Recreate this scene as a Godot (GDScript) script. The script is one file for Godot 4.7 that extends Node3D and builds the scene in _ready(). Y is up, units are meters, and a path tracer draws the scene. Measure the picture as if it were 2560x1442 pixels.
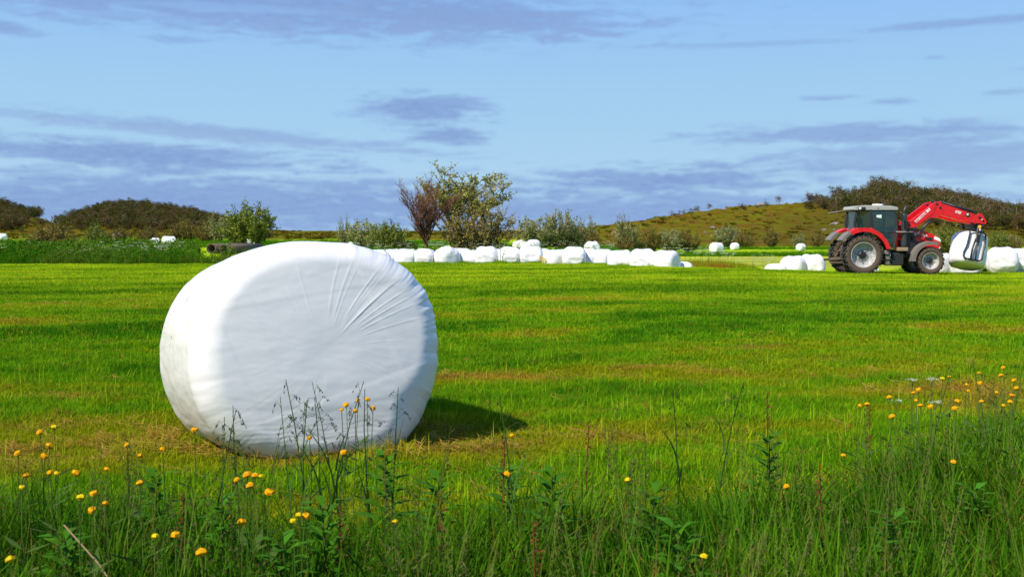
extends Node3D
# A mown hay field with wrapped silage bales, a red loader tractor, bushes and low wooded hills.
# x right, y up, -z away from the viewer; metres. "d" below is the distance away, d = -z.

var rng := RandomNumberGenerator.new()
var taken := {}
var M := {}
var nA := FastNoiseLite.new()
var nB := FastNoiseLite.new()
var nC := FastNoiseLite.new()

# ------------------------------------------------------------------ small helpers
func rf(a: float, b: float) -> float: return rng.randf_range(a, b)
func ss(a: float, b: float, x: float) -> float: return smoothstep(a, b, x)
func numbered(called: String) -> String:
	var n: int = taken.get(called, -1) + 1
	taken[called] = n
	return called if n == 0 else "%s_%03d" % [called, n]
func tag(o: Node, label := "", category := "", group := "", kind := "") -> Node:
	if label: o.set_meta("label", label)
	if category: o.set_meta("category", category)
	if group: o.set_meta("group", group)
	if kind: o.set_meta("kind", kind)
	return o
func thing(called: String, label: String, category: String, at := Vector3.ZERO, turn := 0.0, group := "") -> Node3D:
	var o := Node3D.new()
	o.name = numbered(called)
	add_child(o)
	o.position = at
	o.rotation.y = turn
	tag(o, label, category, group)
	return o
func part(called: String, mesh: Mesh, m: Material, parent: Node) -> MeshInstance3D:
	var o := MeshInstance3D.new()
	o.name = numbered(called) if parent == self else called
	o.mesh = mesh
	o.material_override = m
	parent.add_child(o, true)
	return o
func copy(o: Node3D, label := "", group := "") -> Node3D:
	var c: Node3D = o.duplicate()
	var base := String(o.name)
	if base.length() > 4 and base[base.length() - 4] == "_" and base.right(3).is_valid_int(): base = base.left(base.length() - 4)
	c.name = numbered(base)
	add_child(c)
	if label: c.set_meta("label", label)
	if group: c.set_meta("group", group)
	return c
func lin(r: float, g: float, b: float) -> Color: return Color(r, g, b).linear_to_srgb()
func mat(r: float, g: float, b: float, rough := 0.7, metal := 0.0, vertex := false) -> StandardMaterial3D:
	var m := StandardMaterial3D.new()
	m.albedo_color = lin(r, g, b)
	m.roughness = rough
	m.metallic = metal
	m.vertex_color_use_as_albedo = vertex
	return m
func leafmat(r: float, g: float, b: float, back := 0.5, rough := 0.8) -> StandardMaterial3D:
	var m := mat(r, g, b, rough, 0.0, true)
	m.cull_mode = BaseMaterial3D.CULL_DISABLED
	m.backlight_enabled = true
	m.backlight = Color(back, back, back).linear_to_srgb()
	m.metallic_specular = 0.12
	return m
func noise_tex(freq: float, cols: Array, offs: Array, size := 256, seed_ := 3) -> NoiseTexture2D:
	var n := FastNoiseLite.new()
	n.seed = seed_
	n.frequency = freq
	n.fractal_octaves = 5
	var g := Gradient.new()
	g.offsets = PackedFloat32Array(offs)
	g.colors = PackedColorArray(cols)
	var t := NoiseTexture2D.new()
	t.width = size
	t.height = size
	t.seamless = true
	t.noise = n
	t.color_ramp = g
	return t

# loose triangles, flat shaded
class Veg:
	var p := PackedVector3Array()
	var c := PackedColorArray()
	func t(a: Vector3, b: Vector3, d: Vector3, col: Color) -> void:
		p.append(a); p.append(b); p.append(d)
		c.append(col); c.append(col); c.append(col)
	func q(a: Vector3, b: Vector3, d: Vector3, e: Vector3, col: Color) -> void:
		t(a, b, d, col)
		t(a, d, e, col)
	func tube(pts: Array, r0: float, r1: float, sides: int, col: Color) -> void:
		var n := pts.size()
		var ring := []
		for i in n:
			var a: Vector3 = pts[i]
			var dir: Vector3 = (pts[min(i + 1, n - 1)] - pts[max(i - 1, 0)]).normalized()
			var side := dir.cross(Vector3(0.31, 0.2, 0.93)).normalized()
			var up := side.cross(dir)
			var r: float = lerp(r0, r1, float(i) / (n - 1))
			var row := []
			for k in sides:
				var an := TAU * k / sides
				row.append(a + (side * cos(an) + up * sin(an)) * r)
			ring.append(row)
		for i in n - 1:
			for k in sides:
				var k2 := (k + 1) % sides
				q(ring[i][k], ring[i][k2], ring[i + 1][k2], ring[i + 1][k], col)
	# a tapering blade of grass or a long leaf
	func blade(base: Vector3, side: Vector3, lean: Vector3, h: float, w: float, segs: int, col: Color, belly := 0.0) -> void:
		var last_l := base - side * w * 0.5
		var last_r := base + side * w * 0.5
		for i in range(1, segs + 1):
			var u := float(i) / segs
			var at := base + Vector3(0, h * (u - 0.25 * u * u * lean.length()), 0) + lean * h * u * u
			if i == segs:
				t(last_l, last_r, at, col)
			else:
				var ww := w * (1.0 - 0.75 * u * u) * (1.0 + belly * sin(PI * u))
				var l := at - side * ww * 0.5
				var r := at + side * ww * 0.5
				q(last_l, last_r, r, l, col)
				last_l = l
				last_r = r
	func leaf(at: Vector3, along: Vector3, across: Vector3, len: float, w: float, col: Color) -> void:
		var m := at + along * len * 0.45
		t(at, m + across * w, m - across * w, col)
		t(m - across * w, m + across * w, at + along * len, col)
	func mesh() -> ArrayMesh:
		var a := []
		a.resize(Mesh.ARRAY_MAX)
		a[Mesh.ARRAY_VERTEX] = p
		a[Mesh.ARRAY_COLOR] = c
		var m := ArrayMesh.new()
		m.add_surface_from_arrays(Mesh.PRIMITIVE_TRIANGLES, a)
		return m

func rdir() -> Vector3:
	var y := rf(-1, 1)
	var a := rf(0, TAU)
	var r := sqrt(1 - y * y)
	return Vector3(r * cos(a), y, r * sin(a))
func flat_dir() -> Vector3:
	var a := rf(0, TAU)
	return Vector3(cos(a), 0, sin(a))
func tone(v := 0.2, warm := 0.1) -> Color:
	var k := rf(1 - v, 1 + v)
	var w := rf(-warm, warm)
	return Color(k * (1 + w), k, k * (1 - w))

# hard-surface shapes
func new_st(smooth := false) -> SurfaceTool:
	var st := SurfaceTool.new()
	st.begin(Mesh.PRIMITIVE_TRIANGLES)
	st.set_smooth_group(0 if smooth else -1)
	return st
func done(st: SurfaceTool) -> ArrayMesh:
	st.generate_normals()
	return st.commit()
func quad(st: SurfaceTool, a: Vector3, b: Vector3, c: Vector3, d: Vector3) -> void:
	for v in [a, b, c, a, c, d]: st.add_vertex(v)
func box(st: SurfaceTool, c: Vector3, s: Vector3, bev := 0.012, bas := Basis()) -> void:
	var h := s * 0.5
	var b: float = min(bev, min(h.x, min(h.y, h.z)) * 0.6)
	var pts := []
	for sx in [-1, 1]:
		for sy in [-1, 1]:
			for sz in [-1, 1]:
				pts.append([c + bas * Vector3(sx * h.x, sy * (h.y - b), sz * (h.z - b)), c + bas * Vector3(sx * (h.x - b), sy * h.y, sz * (h.z - b)), c + bas * Vector3(sx * (h.x - b), sy * (h.y - b), sz * h.z)])
	var f := func(i: int, ax: int) -> Vector3: return pts[i][ax]
	for q in [[0, 1, 3, 2, 0], [4, 6, 7, 5, 0], [0, 4, 5, 1, 1], [2, 3, 7, 6, 1], [0, 2, 6, 4, 2], [1, 5, 7, 3, 2]]:
		quad(st, f.call(q[0], q[4]), f.call(q[1], q[4]), f.call(q[2], q[4]), f.call(q[3], q[4]))
	for e in [[0, 1, 0, 1], [2, 3, 1, 0], [4, 5, 1, 0], [6, 7, 0, 1], [0, 2, 2, 0], [1, 3, 0, 2], [4, 6, 0, 2], [5, 7, 2, 0], [0, 4, 1, 2], [1, 5, 2, 1], [2, 6, 2, 1], [3, 7, 1, 2]]:
		quad(st, f.call(e[0], e[2]), f.call(e[1], e[2]), f.call(e[1], e[3]), f.call(e[0], e[3]))
	for i in 8:
		st.add_vertex(pts[i][0]); st.add_vertex(pts[i][1]); st.add_vertex(pts[i][2])
# polygon in the x-y plane pushed from z0 to z1
func slab(st: SurfaceTool, poly: Array, z0: float, z1: float) -> void:
	var pp := PackedVector2Array(poly)
	var idx := Geometry2D.triangulate_polygon(pp)
	for k in range(0, idx.size(), 3):
		for j in 3:
			var v := pp[idx[k + j]]
			st.add_vertex(Vector3(v.x, v.y, z1))
		for j in [2, 1, 0]:
			var v := pp[idx[k + j]]
			st.add_vertex(Vector3(v.x, v.y, z0))
	for i in pp.size():
		var a := pp[i]
		var b := pp[(i + 1) % pp.size()]
		quad(st, Vector3(a.x, a.y, z0), Vector3(b.x, b.y, z0), Vector3(b.x, b.y, z1), Vector3(a.x, a.y, z1))
func pipe(st: SurfaceTool, pts: Array, r: float, sides := 10, closed := false, r_end := -1.0) -> void:
	var n := pts.size()
	var rings := []
	var side := Vector3.ZERO
	for i in n:
		var a: Vector3 = pts[i]
		var prev: Vector3 = pts[(i - 1 + n) % n] if closed else pts[max(i - 1, 0)]
		var next: Vector3 = pts[(i + 1) % n] if closed else pts[min(i + 1, n - 1)]
		var dir := (next - prev).normalized()
		if side == Vector3.ZERO: side = dir.cross(Vector3(0.13, 0.97, 0.2)).normalized()
		side = (side - dir * side.dot(dir)).normalized()
		var up := side.cross(dir)
		var rr: float = r if r_end < 0 else lerp(r, r_end, float(i) / (n - 1))
		var row := []
		for k in sides:
			var an := TAU * k / sides
			row.append(a + (side * cos(an) + up * sin(an)) * rr)
		rings.append(row)
	for i in (n if closed else n - 1):
		for k in sides:
			var k2 := (k + 1) % sides
			var j := (i + 1) % n
			quad(st, rings[i][k], rings[i][k2], rings[j][k2], rings[j][k])
	if not closed:
		for k in range(1, sides - 1):
			st.add_vertex(rings[0][0]); st.add_vertex(rings[0][k + 1]); st.add_vertex(rings[0][k])
			st.add_vertex(rings[n - 1][0]); st.add_vertex(rings[n - 1][k]); st.add_vertex(rings[n - 1][k + 1])
# profile of (radius, height) turned round the z axis
func lathe(st: SurfaceTool, prof: Array, segs: int, o := Vector3.ZERO, cols := []) -> void:
	for i in prof.size() - 1:
		for k in segs:
			var a0 := TAU * k / segs
			var a1 := TAU * (k + 1) / segs
			var p: Vector2 = prof[i]
			var q: Vector2 = prof[i + 1]
			var v := [o + Vector3(p.x * cos(a0), p.x * sin(a0), p.y), o + Vector3(p.x * cos(a1), p.x * sin(a1), p.y), o + Vector3(q.x * cos(a1), q.x * sin(a1), q.y), o + Vector3(q.x * cos(a0), q.x * sin(a0), q.y)]
			for j in [0, 1, 2, 0, 2, 3]:
				if cols: st.set_color(cols[i] if j < 2 else cols[i + 1])
				st.add_vertex(v[j])

# ------------------------------------------------------------------ the land
func edge_d(x: float) -> float: return 56.5 - 4.6 * ss(2.0, 7.5, x) + 1.2 * ss(15, 26, x) # where the mown field ends
const LAND := [[0.0, 0.0], [110.0, 0.0], [125.0, 0.15], [160.0, 0.5], [220.0, 1.0], [300.0, 1.7], [500.0, 3.3], [900.0, 5.0], [2600.0, 5.0]]
func height(x: float, d: float) -> float:
	var y := 0.0
	for i in LAND.size() - 1:
		if d >= LAND[i][0] and d < LAND[i + 1][0]:
			y = lerp(LAND[i][1], LAND[i + 1][1], (d - LAND[i][0]) / (LAND[i + 1][0] - LAND[i][0]))
	y -= 1.3 * clampf((d - 20.0) / 130.0, 0, 1) * ss(4, 20, x) * (1.0 - ss(180, 300, d))
	var e := edge_d(x)
	y -= 0.42 * ss(e + 0.2, e + 2.0, d) * (1.0 - ss(e + 8.0, e + 16.0, d)) * ss(-12, -8.5, x) * (1.0 - ss(8.4, 9.4, x) * (1.0 - ss(11.6, 12.4, x)))
	if d > 0.5: y += 0.035 * nA.get_noise_2d(x * 9.0, d * 9.0) * ss(0, 4, d)
	if d > 150: y += 0.5 * nA.get_noise_2d(x * 0.9 + 300, d * 0.9) * ss(150, 260, d)
	return y
const RIGHT_HILL := [[10.0, 0.0], [40.0, 1.0], [56.0, 2.6], [62.0, 3.9], [68.0, 4.9], [74.0, 7.4], [80.0, 8.7], [88.0, 9.4], [102.0, 10.2], [112.0, 10.8], [125.0, 11.4], [134.0, 12.4], [141.0, 16.6], [146.0, 16.8], [153.0, 13.2], [160.0, 12.2], [170.0, 11.2], [182.0, 7.8], [192.0, 5.0], [215.0, 6.2], [300.0, 9.0], [400.0, 0.0]]
const LEFT_HILL := [[-420.0, 0.0], [-300.0, 9.0], [-215.0, 10.5], [-196.0, 8.6], [-184.0, 5.8], [-174.0, 3.0], [-166.0, 4.4], [-152.0, 8.4], [-144.0, 8.8], [-132.0, 6.9], [-122.0, 5.3], [-112.0, 2.6], [-98.0, 0.9], [-80.0, 0.0]]
func along(tab: Array, x: float) -> float:
	if x <= tab[0][0] or x >= tab[-1][0]: return 0.0
	for i in tab.size() - 1:
		if x < tab[i + 1][0]:
			var u: float = (x - tab[i][0]) / (tab[i + 1][0] - tab[i][0])
			return lerp(float(tab[i][1]), float(tab[i + 1][1]), u * u * (3 - 2 * u))
	return 0.0
func hill(x: float, d: float) -> float:
	var right := along(RIGHT_HILL, x + 0.36 * (420.0 - d)) * pow(clampf((d - 190.0) / 230.0, 0, 1), 1.15) * (1.0 - ss(425, 600, d))
	var left := along(LEFT_HILL, x - 0.36 * (420.0 - d)) * ss(300, 425, d) * (1.0 - ss(425, 580, d))
	var y := right + left
	y *= 1.0 + 0.16 * nB.get_noise_2d(x * 2.2, d * 2.2) + 0.05 * nB.get_noise_2d(x * 8.0, d * 8.0)
	return y
func land(x: float, d: float) -> float: return height(x, d) + hill(x, d)

# true base colours of the sward (linear): yellow-green regrowth, deep green tufts, straw-brown stubble
const LIME := Color(0.470, 0.630, 0.012)
const MID := Color(0.118, 0.290, 0.004)
const DEEP := Color(0.042, 0.170, 0.003)
const OLIVE := Color(0.235, 0.275, 0.005)
const STRAW := Color(0.420, 0.235, 0.030)
const HEATH := Color(0.112, 0.098, 0.004)
const RUST := Color(0.110, 0.064, 0.008)
func field(x: float, d: float) -> Color:
	# swaths run slantwise; a is along them, s across
	var a := x * 0.93 + d * 0.36
	var s := d * 0.93 - x * 0.36 + 1.5 * nA.get_noise_2d(x * 0.9, d * 0.9)
	var n0 := nA.get_noise_2d(a * 0.6 + 70, s * 2.0)
	var n1 := nB.get_noise_2d(a * 2.0, s * 5.2)
	var n2 := nC.get_noise_2d(a * 8.0, s * 22.0)
	var n3 := nC.get_noise_2d(x * 30.0 + 9, d * 30.0)
	var lush := 0.52 + 0.82 * n1 + 0.45 * n0 + 0.45 * n2 + 0.30 * n3 + 0.06 * sin(TAU * s / 2.9)
	lush += 0.26 * ss(-0.6, -3.0, x) * ss(10.6, 12.2, d) * (1.0 - ss(16, 21, d))
	lush -= 0.22 * (1.0 - ss(9.4, 11.0, d)) * (1.0 - 0.6 * ss(0.5, 2.5, x))
	lush = clampf(lush, 0, 1)
	var far := ss(17, 40, d)
	var c := OLIVE.lerp(MID, ss(0.10, 0.50, lush))
	c = c.lerp(DEEP, ss(0.55, 1.0, lush) * (0.95 - 0.45 * far))
	c = c.lerp(LIME, clampf(far * (0.95 - 0.85 * lush) + 0.35 * ss(0.05, 0.5, n3) * (1.0 - lush), 0, 1))
	var dry := ss(0.42, 0.78, 0.45 - lush + 0.9 * n2 + 0.5 * n3 + 0.17)
	return c.lerp(STRAW, dry * (0.8 - 0.5 * far) * (0.4 + 0.6 * ss(8.5, 11.5, d)))
func ground_color(x: float, d: float) -> Color:
	if d < edge_d(x): return field(x, d).lerp(Color(0.10, 0.085, 0.028), 0.45)
	var n := nB.get_noise_2d(x * 0.7, d * 1.6)
	var n2 := nC.get_noise_2d(x * 2.0, d * 5.0)
	var c := LIME.lerp(MID, clampf(0.5 + n + 0.7 * n2, 0, 1)) * 0.8
	if x > 6: c = c.lerp(Color(0.32, 0.27, 0.06), ss(6, 12, x) * ss(64, 72, d) * (1.0 - ss(118, 132, d)) * clampf(0.55 + n2, 0, 1))
	c = c.lerp(HEATH.lerp(RUST, clampf(0.3 + 1.2 * n2, 0, 1)).lerp(MID, clampf(n * 1.2, 0, 0.6)), ss(175, 205, d))
	return c

func grid_mesh(xs: PackedFloat32Array, ds: PackedFloat32Array, hgt: Callable, col: Callable) -> ArrayMesh:
	var v := PackedVector3Array()
	var c := PackedColorArray()
	var idx := PackedInt32Array()
	for d in ds:
		for x in xs:
			v.append(Vector3(x, hgt.call(x, d), -d))
			c.append(col.call(x, d))
	var w := xs.size()
	for j in ds.size() - 1:
		for i in w - 1:
			var a := j * w + i
			idx.append_array(PackedInt32Array([a, a + w, a + 1, a + 1, a + w, a + w + 1]))
	var nrm := PackedVector3Array()
	nrm.resize(v.size())
	for j in ds.size():
		for i in w:
			var l := v[j * w + max(i - 1, 0)]
			var r := v[j * w + min(i + 1, w - 1)]
			var f := v[max(j - 1, 0) * w + i]
			var b := v[min(j + 1, ds.size() - 1) * w + i]
			var n := (r - l).cross(b - f).normalized()
			nrm[j * w + i] = n if n.y > 0 else -n
	var a := []
	a.resize(Mesh.ARRAY_MAX)
	a[Mesh.ARRAY_VERTEX] = v
	a[Mesh.ARRAY_NORMAL] = nrm
	a[Mesh.ARRAY_COLOR] = c
	a[Mesh.ARRAY_INDEX] = idx
	var m := ArrayMesh.new()
	m.add_surface_from_arrays(Mesh.PRIMITIVE_TRIANGLES, a)
	return m

# many copies of one little mesh, tinted one by one: [Transform3D, Color] in parallel lists
func scatter(called: String, mesh: Mesh, m: Material, at: Array, cols: PackedColorArray, parent: Node = self) -> MultiMeshInstance3D:
	var mm := MultiMesh.new()
	mm.transform_format = MultiMesh.TRANSFORM_3D
	mm.use_colors = true
	mm.mesh = mesh
	mm.instance_count = at.size()
	var buf := PackedFloat32Array()
	buf.resize(at.size() * 16)
	for i in at.size():
		var t: Transform3D = at[i]
		var b := t.basis
		var k := i * 16
		buf[k] = b.x.x; buf[k + 1] = b.y.x; buf[k + 2] = b.z.x; buf[k + 3] = t.origin.x
		buf[k + 4] = b.x.y; buf[k + 5] = b.y.y; buf[k + 6] = b.z.y; buf[k + 7] = t.origin.y
		buf[k + 8] = b.x.z; buf[k + 9] = b.y.z; buf[k + 10] = b.z.z; buf[k + 11] = t.origin.z
		var c := cols[i]
		buf[k + 12] = c.r; buf[k + 13] = c.g; buf[k + 14] = c.b; buf[k + 15] = 1.0
	mm.buffer = buf
	var o := MultiMeshInstance3D.new()
	o.name = numbered(called) if parent == self else called
	o.multimesh = mm
	o.material_override = m
	parent.add_child(o, true)
	o.set_meta("kind", "stuff")
	return o
func placed(x: float, y: float, d: float, s: float, tall := 1.0) -> Transform3D:
	return Transform3D(Basis(Vector3.UP, rf(0, TAU)).scaled(Vector3(s, s * tall, s)), Vector3(x, y, -d))

const ORD := ["first", "second", "third", "fourth", "fifth", "sixth", "seventh", "eighth", "ninth", "tenth", "eleventh", "twelfth", "thirteenth", "fourteenth", "fifteenth", "sixteenth", "seventeenth", "eighteenth", "nineteenth", "twentieth", "twenty-first", "twenty-second", "twenty-third", "twenty-fourth", "twenty-fifth", "twenty-sixth"]
func left_to_right(list: Array) -> Array:
	var out := list.duplicate()
	out.sort_custom(func(a, b): return a[0] / -a[1] < b[0] / -b[1])
	return out

# ------------------------------------------------------------------ sky
var nS := FastNoiseLite.new()
const BANKS := [ # azimuth, elevation, half width, half height (degrees), rise per degree, strength, pinkness
	[-16.0, 11.7, 26.0, 2.2, -0.03, 0.98, 0.15], [-2.0, 11.0, 10.0, 1.15, -0.06, 0.9, 0.35], [-25.5, 9.75, 2.6, 0.42, -0.1, 0.8, 0.1], [-16.9, 9.6, 1.7, 0.27, 0.0, 0.5, 0.1], [22.0, 10.05, 6.2, 0.26, 0.02, 0.7, 0.3],
	[-4.6, 6.5, 4.2, 1.05, 0.0, 0.98, 0.1], [-3.3, 5.15, 2.9, 0.6, -0.02, 0.95, 0.15], [-15.0, 5.1, 15.5, 0.55, -0.075, 0.75, 0.9], [-19.0, 3.9, 11.5, 0.95, -0.04, 1.0, 0.05],
	[-17.5, 1.6, 26.0, 2.1, 0.0, 1.0, 0.15], [17.5, 5.05, 10.5, 0.65, 0.0, 0.85, 0.35], [21.0, 3.7, 11.0, 1.3, 0.0, 0.75, 0.75], [7.6, 2.85, 10.4, 1.0, 0.03, 1.0, 0.05], [9.0, 1.0, 24.0, 1.7, 0.0, 0.95, 0.25],
	[15.9, 6.8, 1.8, 0.16, 0.0, 0.6, 0.2], [19.1, 6.5, 1.6, 0.18, 0.0, 0.65, 0.2], [26.5, 8.4, 1.6, 0.2, 0.0, 0.6, 0.2], [25.8, 7.75, 1.6, 0.16, 0.0, 0.5, 0.2], [20.9, 8.5, 0.8, 0.13, 0.0, 0.5, 0.2],
	[26.2, 6.2, 1.2, 0.2, 0.0, 0.6, 0.2], [24.0, 6.75, 1.5, 0.15, 0.0, 0.5, 0.2], [11.9, 9.55, 6.5, 0.2, 0.0, 0.4, 0.2]]
const STREAKS := [[-9.0, 3.1, 5.5, 0.16, 0.85], [-26.0, 3.5, 2.2, 0.14, 0.8], [-12.0, 3.45, 2.6, 0.10, 0.6], [-17.0, 2.95, 2.0, 0.09, 0.5], [8.5, 3.3, 4.0, 0.12, 0.7], [2.5, 2.9, 3.5, 0.12, 0.5], [18.0, 3.1, 5.0, 0.14, 0.6], [24.0, 2.4, 5.0, 0.16, 0.5], [12.0, 4.55, 3.0, 0.12, 0.7], [4.5, 2.2, 3.0, 0.09, 0.4], [-25.0, 2.7, 2.0, 0.08, 0.6], [20.0, 1.5, 6.0, 0.12, 0.4], [-14.0, 11.2, 7.0, 0.25, 0.45], [-8.0, 12.3, 5.0, 0.2, 0.4], [-20.0, 10.7, 4.0, 0.18, 0.4]]
func sky_color(az: float, el: float) -> Color:
	var stops := [[0.0, Color8(168, 204, 236)], [3.0, Color8(174, 212, 240)], [7.0, Color8(164, 207, 241)], [12.0, Color8(148, 194, 245)], [30.0, Color8(112, 164, 234)], [90.0, Color8(78, 128, 214)]]
	var c: Color = stops[5][1]
	for i in 5:
		if el < stops[i + 1][0]:
			c = stops[i][1].lerp(stops[i + 1][1], clampf((el - stops[i][0]) / (stops[i + 1][0] - stops[i][0]), 0, 1))
			break
	var wx := az + 1.6 * nS.get_noise_2d(az * 3.0, el * 14.0 + 50)
	var wy := el + 0.22 * nS.get_noise_2d(az * 5.0 + 90, el * 18.0)
	var n := nS.get_noise_2d(wx * 5.5, wy * 42.0)
	var nf := nS.get_noise_2d(wx * 18.0 + 7, wy * 120.0)
	var cloud := 0.0
	var pink := 0.0
	var inside := (1.0 - ss(27, 40, absf(az))) * (1.0 - ss(12.5, 17, el))
	if inside > 0.0:
		for b in BANKS:
			var dx: float = (az - b[0]) / b[2]
			if absf(dx) > 1.5: continue
			var dy: float = (el - b[1] - (az - b[0]) * b[4]) / b[3]
			if absf(dy) > 2.2: continue
			var e := 1.0 - sqrt(dx * dx + dy * dy) + 0.5 * n + 0.13 * nf
			var k: float = ss(-0.05, 0.75, e) * b[5] * inside * (0.9 + 0.2 * nf)
			if k > 0.0:
				pink = lerp(pink, float(b[6]) * clampf(0.6 - dy * 0.5, 0.2, 1.2), k)
				cloud = cloud + k - cloud * k
	var lay := nS.get_noise_2d(az * 1.2 + 200, el * (6.0 if el < 15 else 3.0) + az * 0.4)
	var outk := ss(0.02, 0.4, lay + 0.35 * n) * 0.85 * (1.0 - inside) * (1.0 - 0.6 * ss(20, 70, el))
	cloud = clampf(cloud + outk, 0, 1)
	var pale := 0.0
	for b in STREAKS:
		var dx: float = (az - b[0]) / b[2]
		var dy: float = (el - b[1] + 0.25 * n) / b[3]
		if absf(dx) < 1.4 and absf(dy) < 2.0: pale = maxf(pale, ss(0.0, 0.9, 1.0 - dx * dx - dy * dy + 0.5 * nf) * b[4])
	cloud *= 1.0 - pale * inside
	var cc := Color8(126, 157, 210).lerp(Color8(166, 185, 224), clampf(pink, 0, 1))
	cc = cc.lerp(Color8(146, 175, 224), clampf(0.5 + 1.2 * n, 0, 1) * 0.45)
	return c.lerp(cc, clampf(cloud, 0, 1) * 0.95)
func make_sky() -> ImageTexture:
	nS.seed = 11
	nS.frequency = 0.05
	nS.fractal_octaves = 4
	var big := Image.create(4096, 2048, false, Image.FORMAT_RGB8)
	var low := Image.create(512, 128, false, Image.FORMAT_RGB8)
	for j in 128:
		for i in 512:
			low.set_pixel(i, j, sky_color(fposmod((i + 0.5) / 512.0 * 360.0 + 180.0, 360.0) - 180.0, 90.0 - (j + 0.5) / 128.0 * 90.0))
	low.resize(4096, 1024, Image.INTERPOLATE_CUBIC)
	big.fill(Color8(120, 130, 110))
	big.blit_rect(low, Rect2i(0, 0, 4096, 1024), Vector2i(0, 0))
	var w := 400
	var h := 190
	var fine := Image.create(w * 2, h, false, Image.FORMAT_RGB8)
	for j in h:
		for i in w * 2:
			fine.set_pixel(i, j, sky_color((i - w + 0.5) / 4096.0 * 360.0, (h - j - 0.5) / 2048.0 * 180.0))
	big.blit_rect(fine, Rect2i(w, 0, w, h), Vector2i(0, 1024 - h))
	big.blit_rect(fine, Rect2i(0, 0, w, h), Vector2i(4096 - w, 1024 - h))
	return ImageTexture.create_from_image(big)

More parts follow.
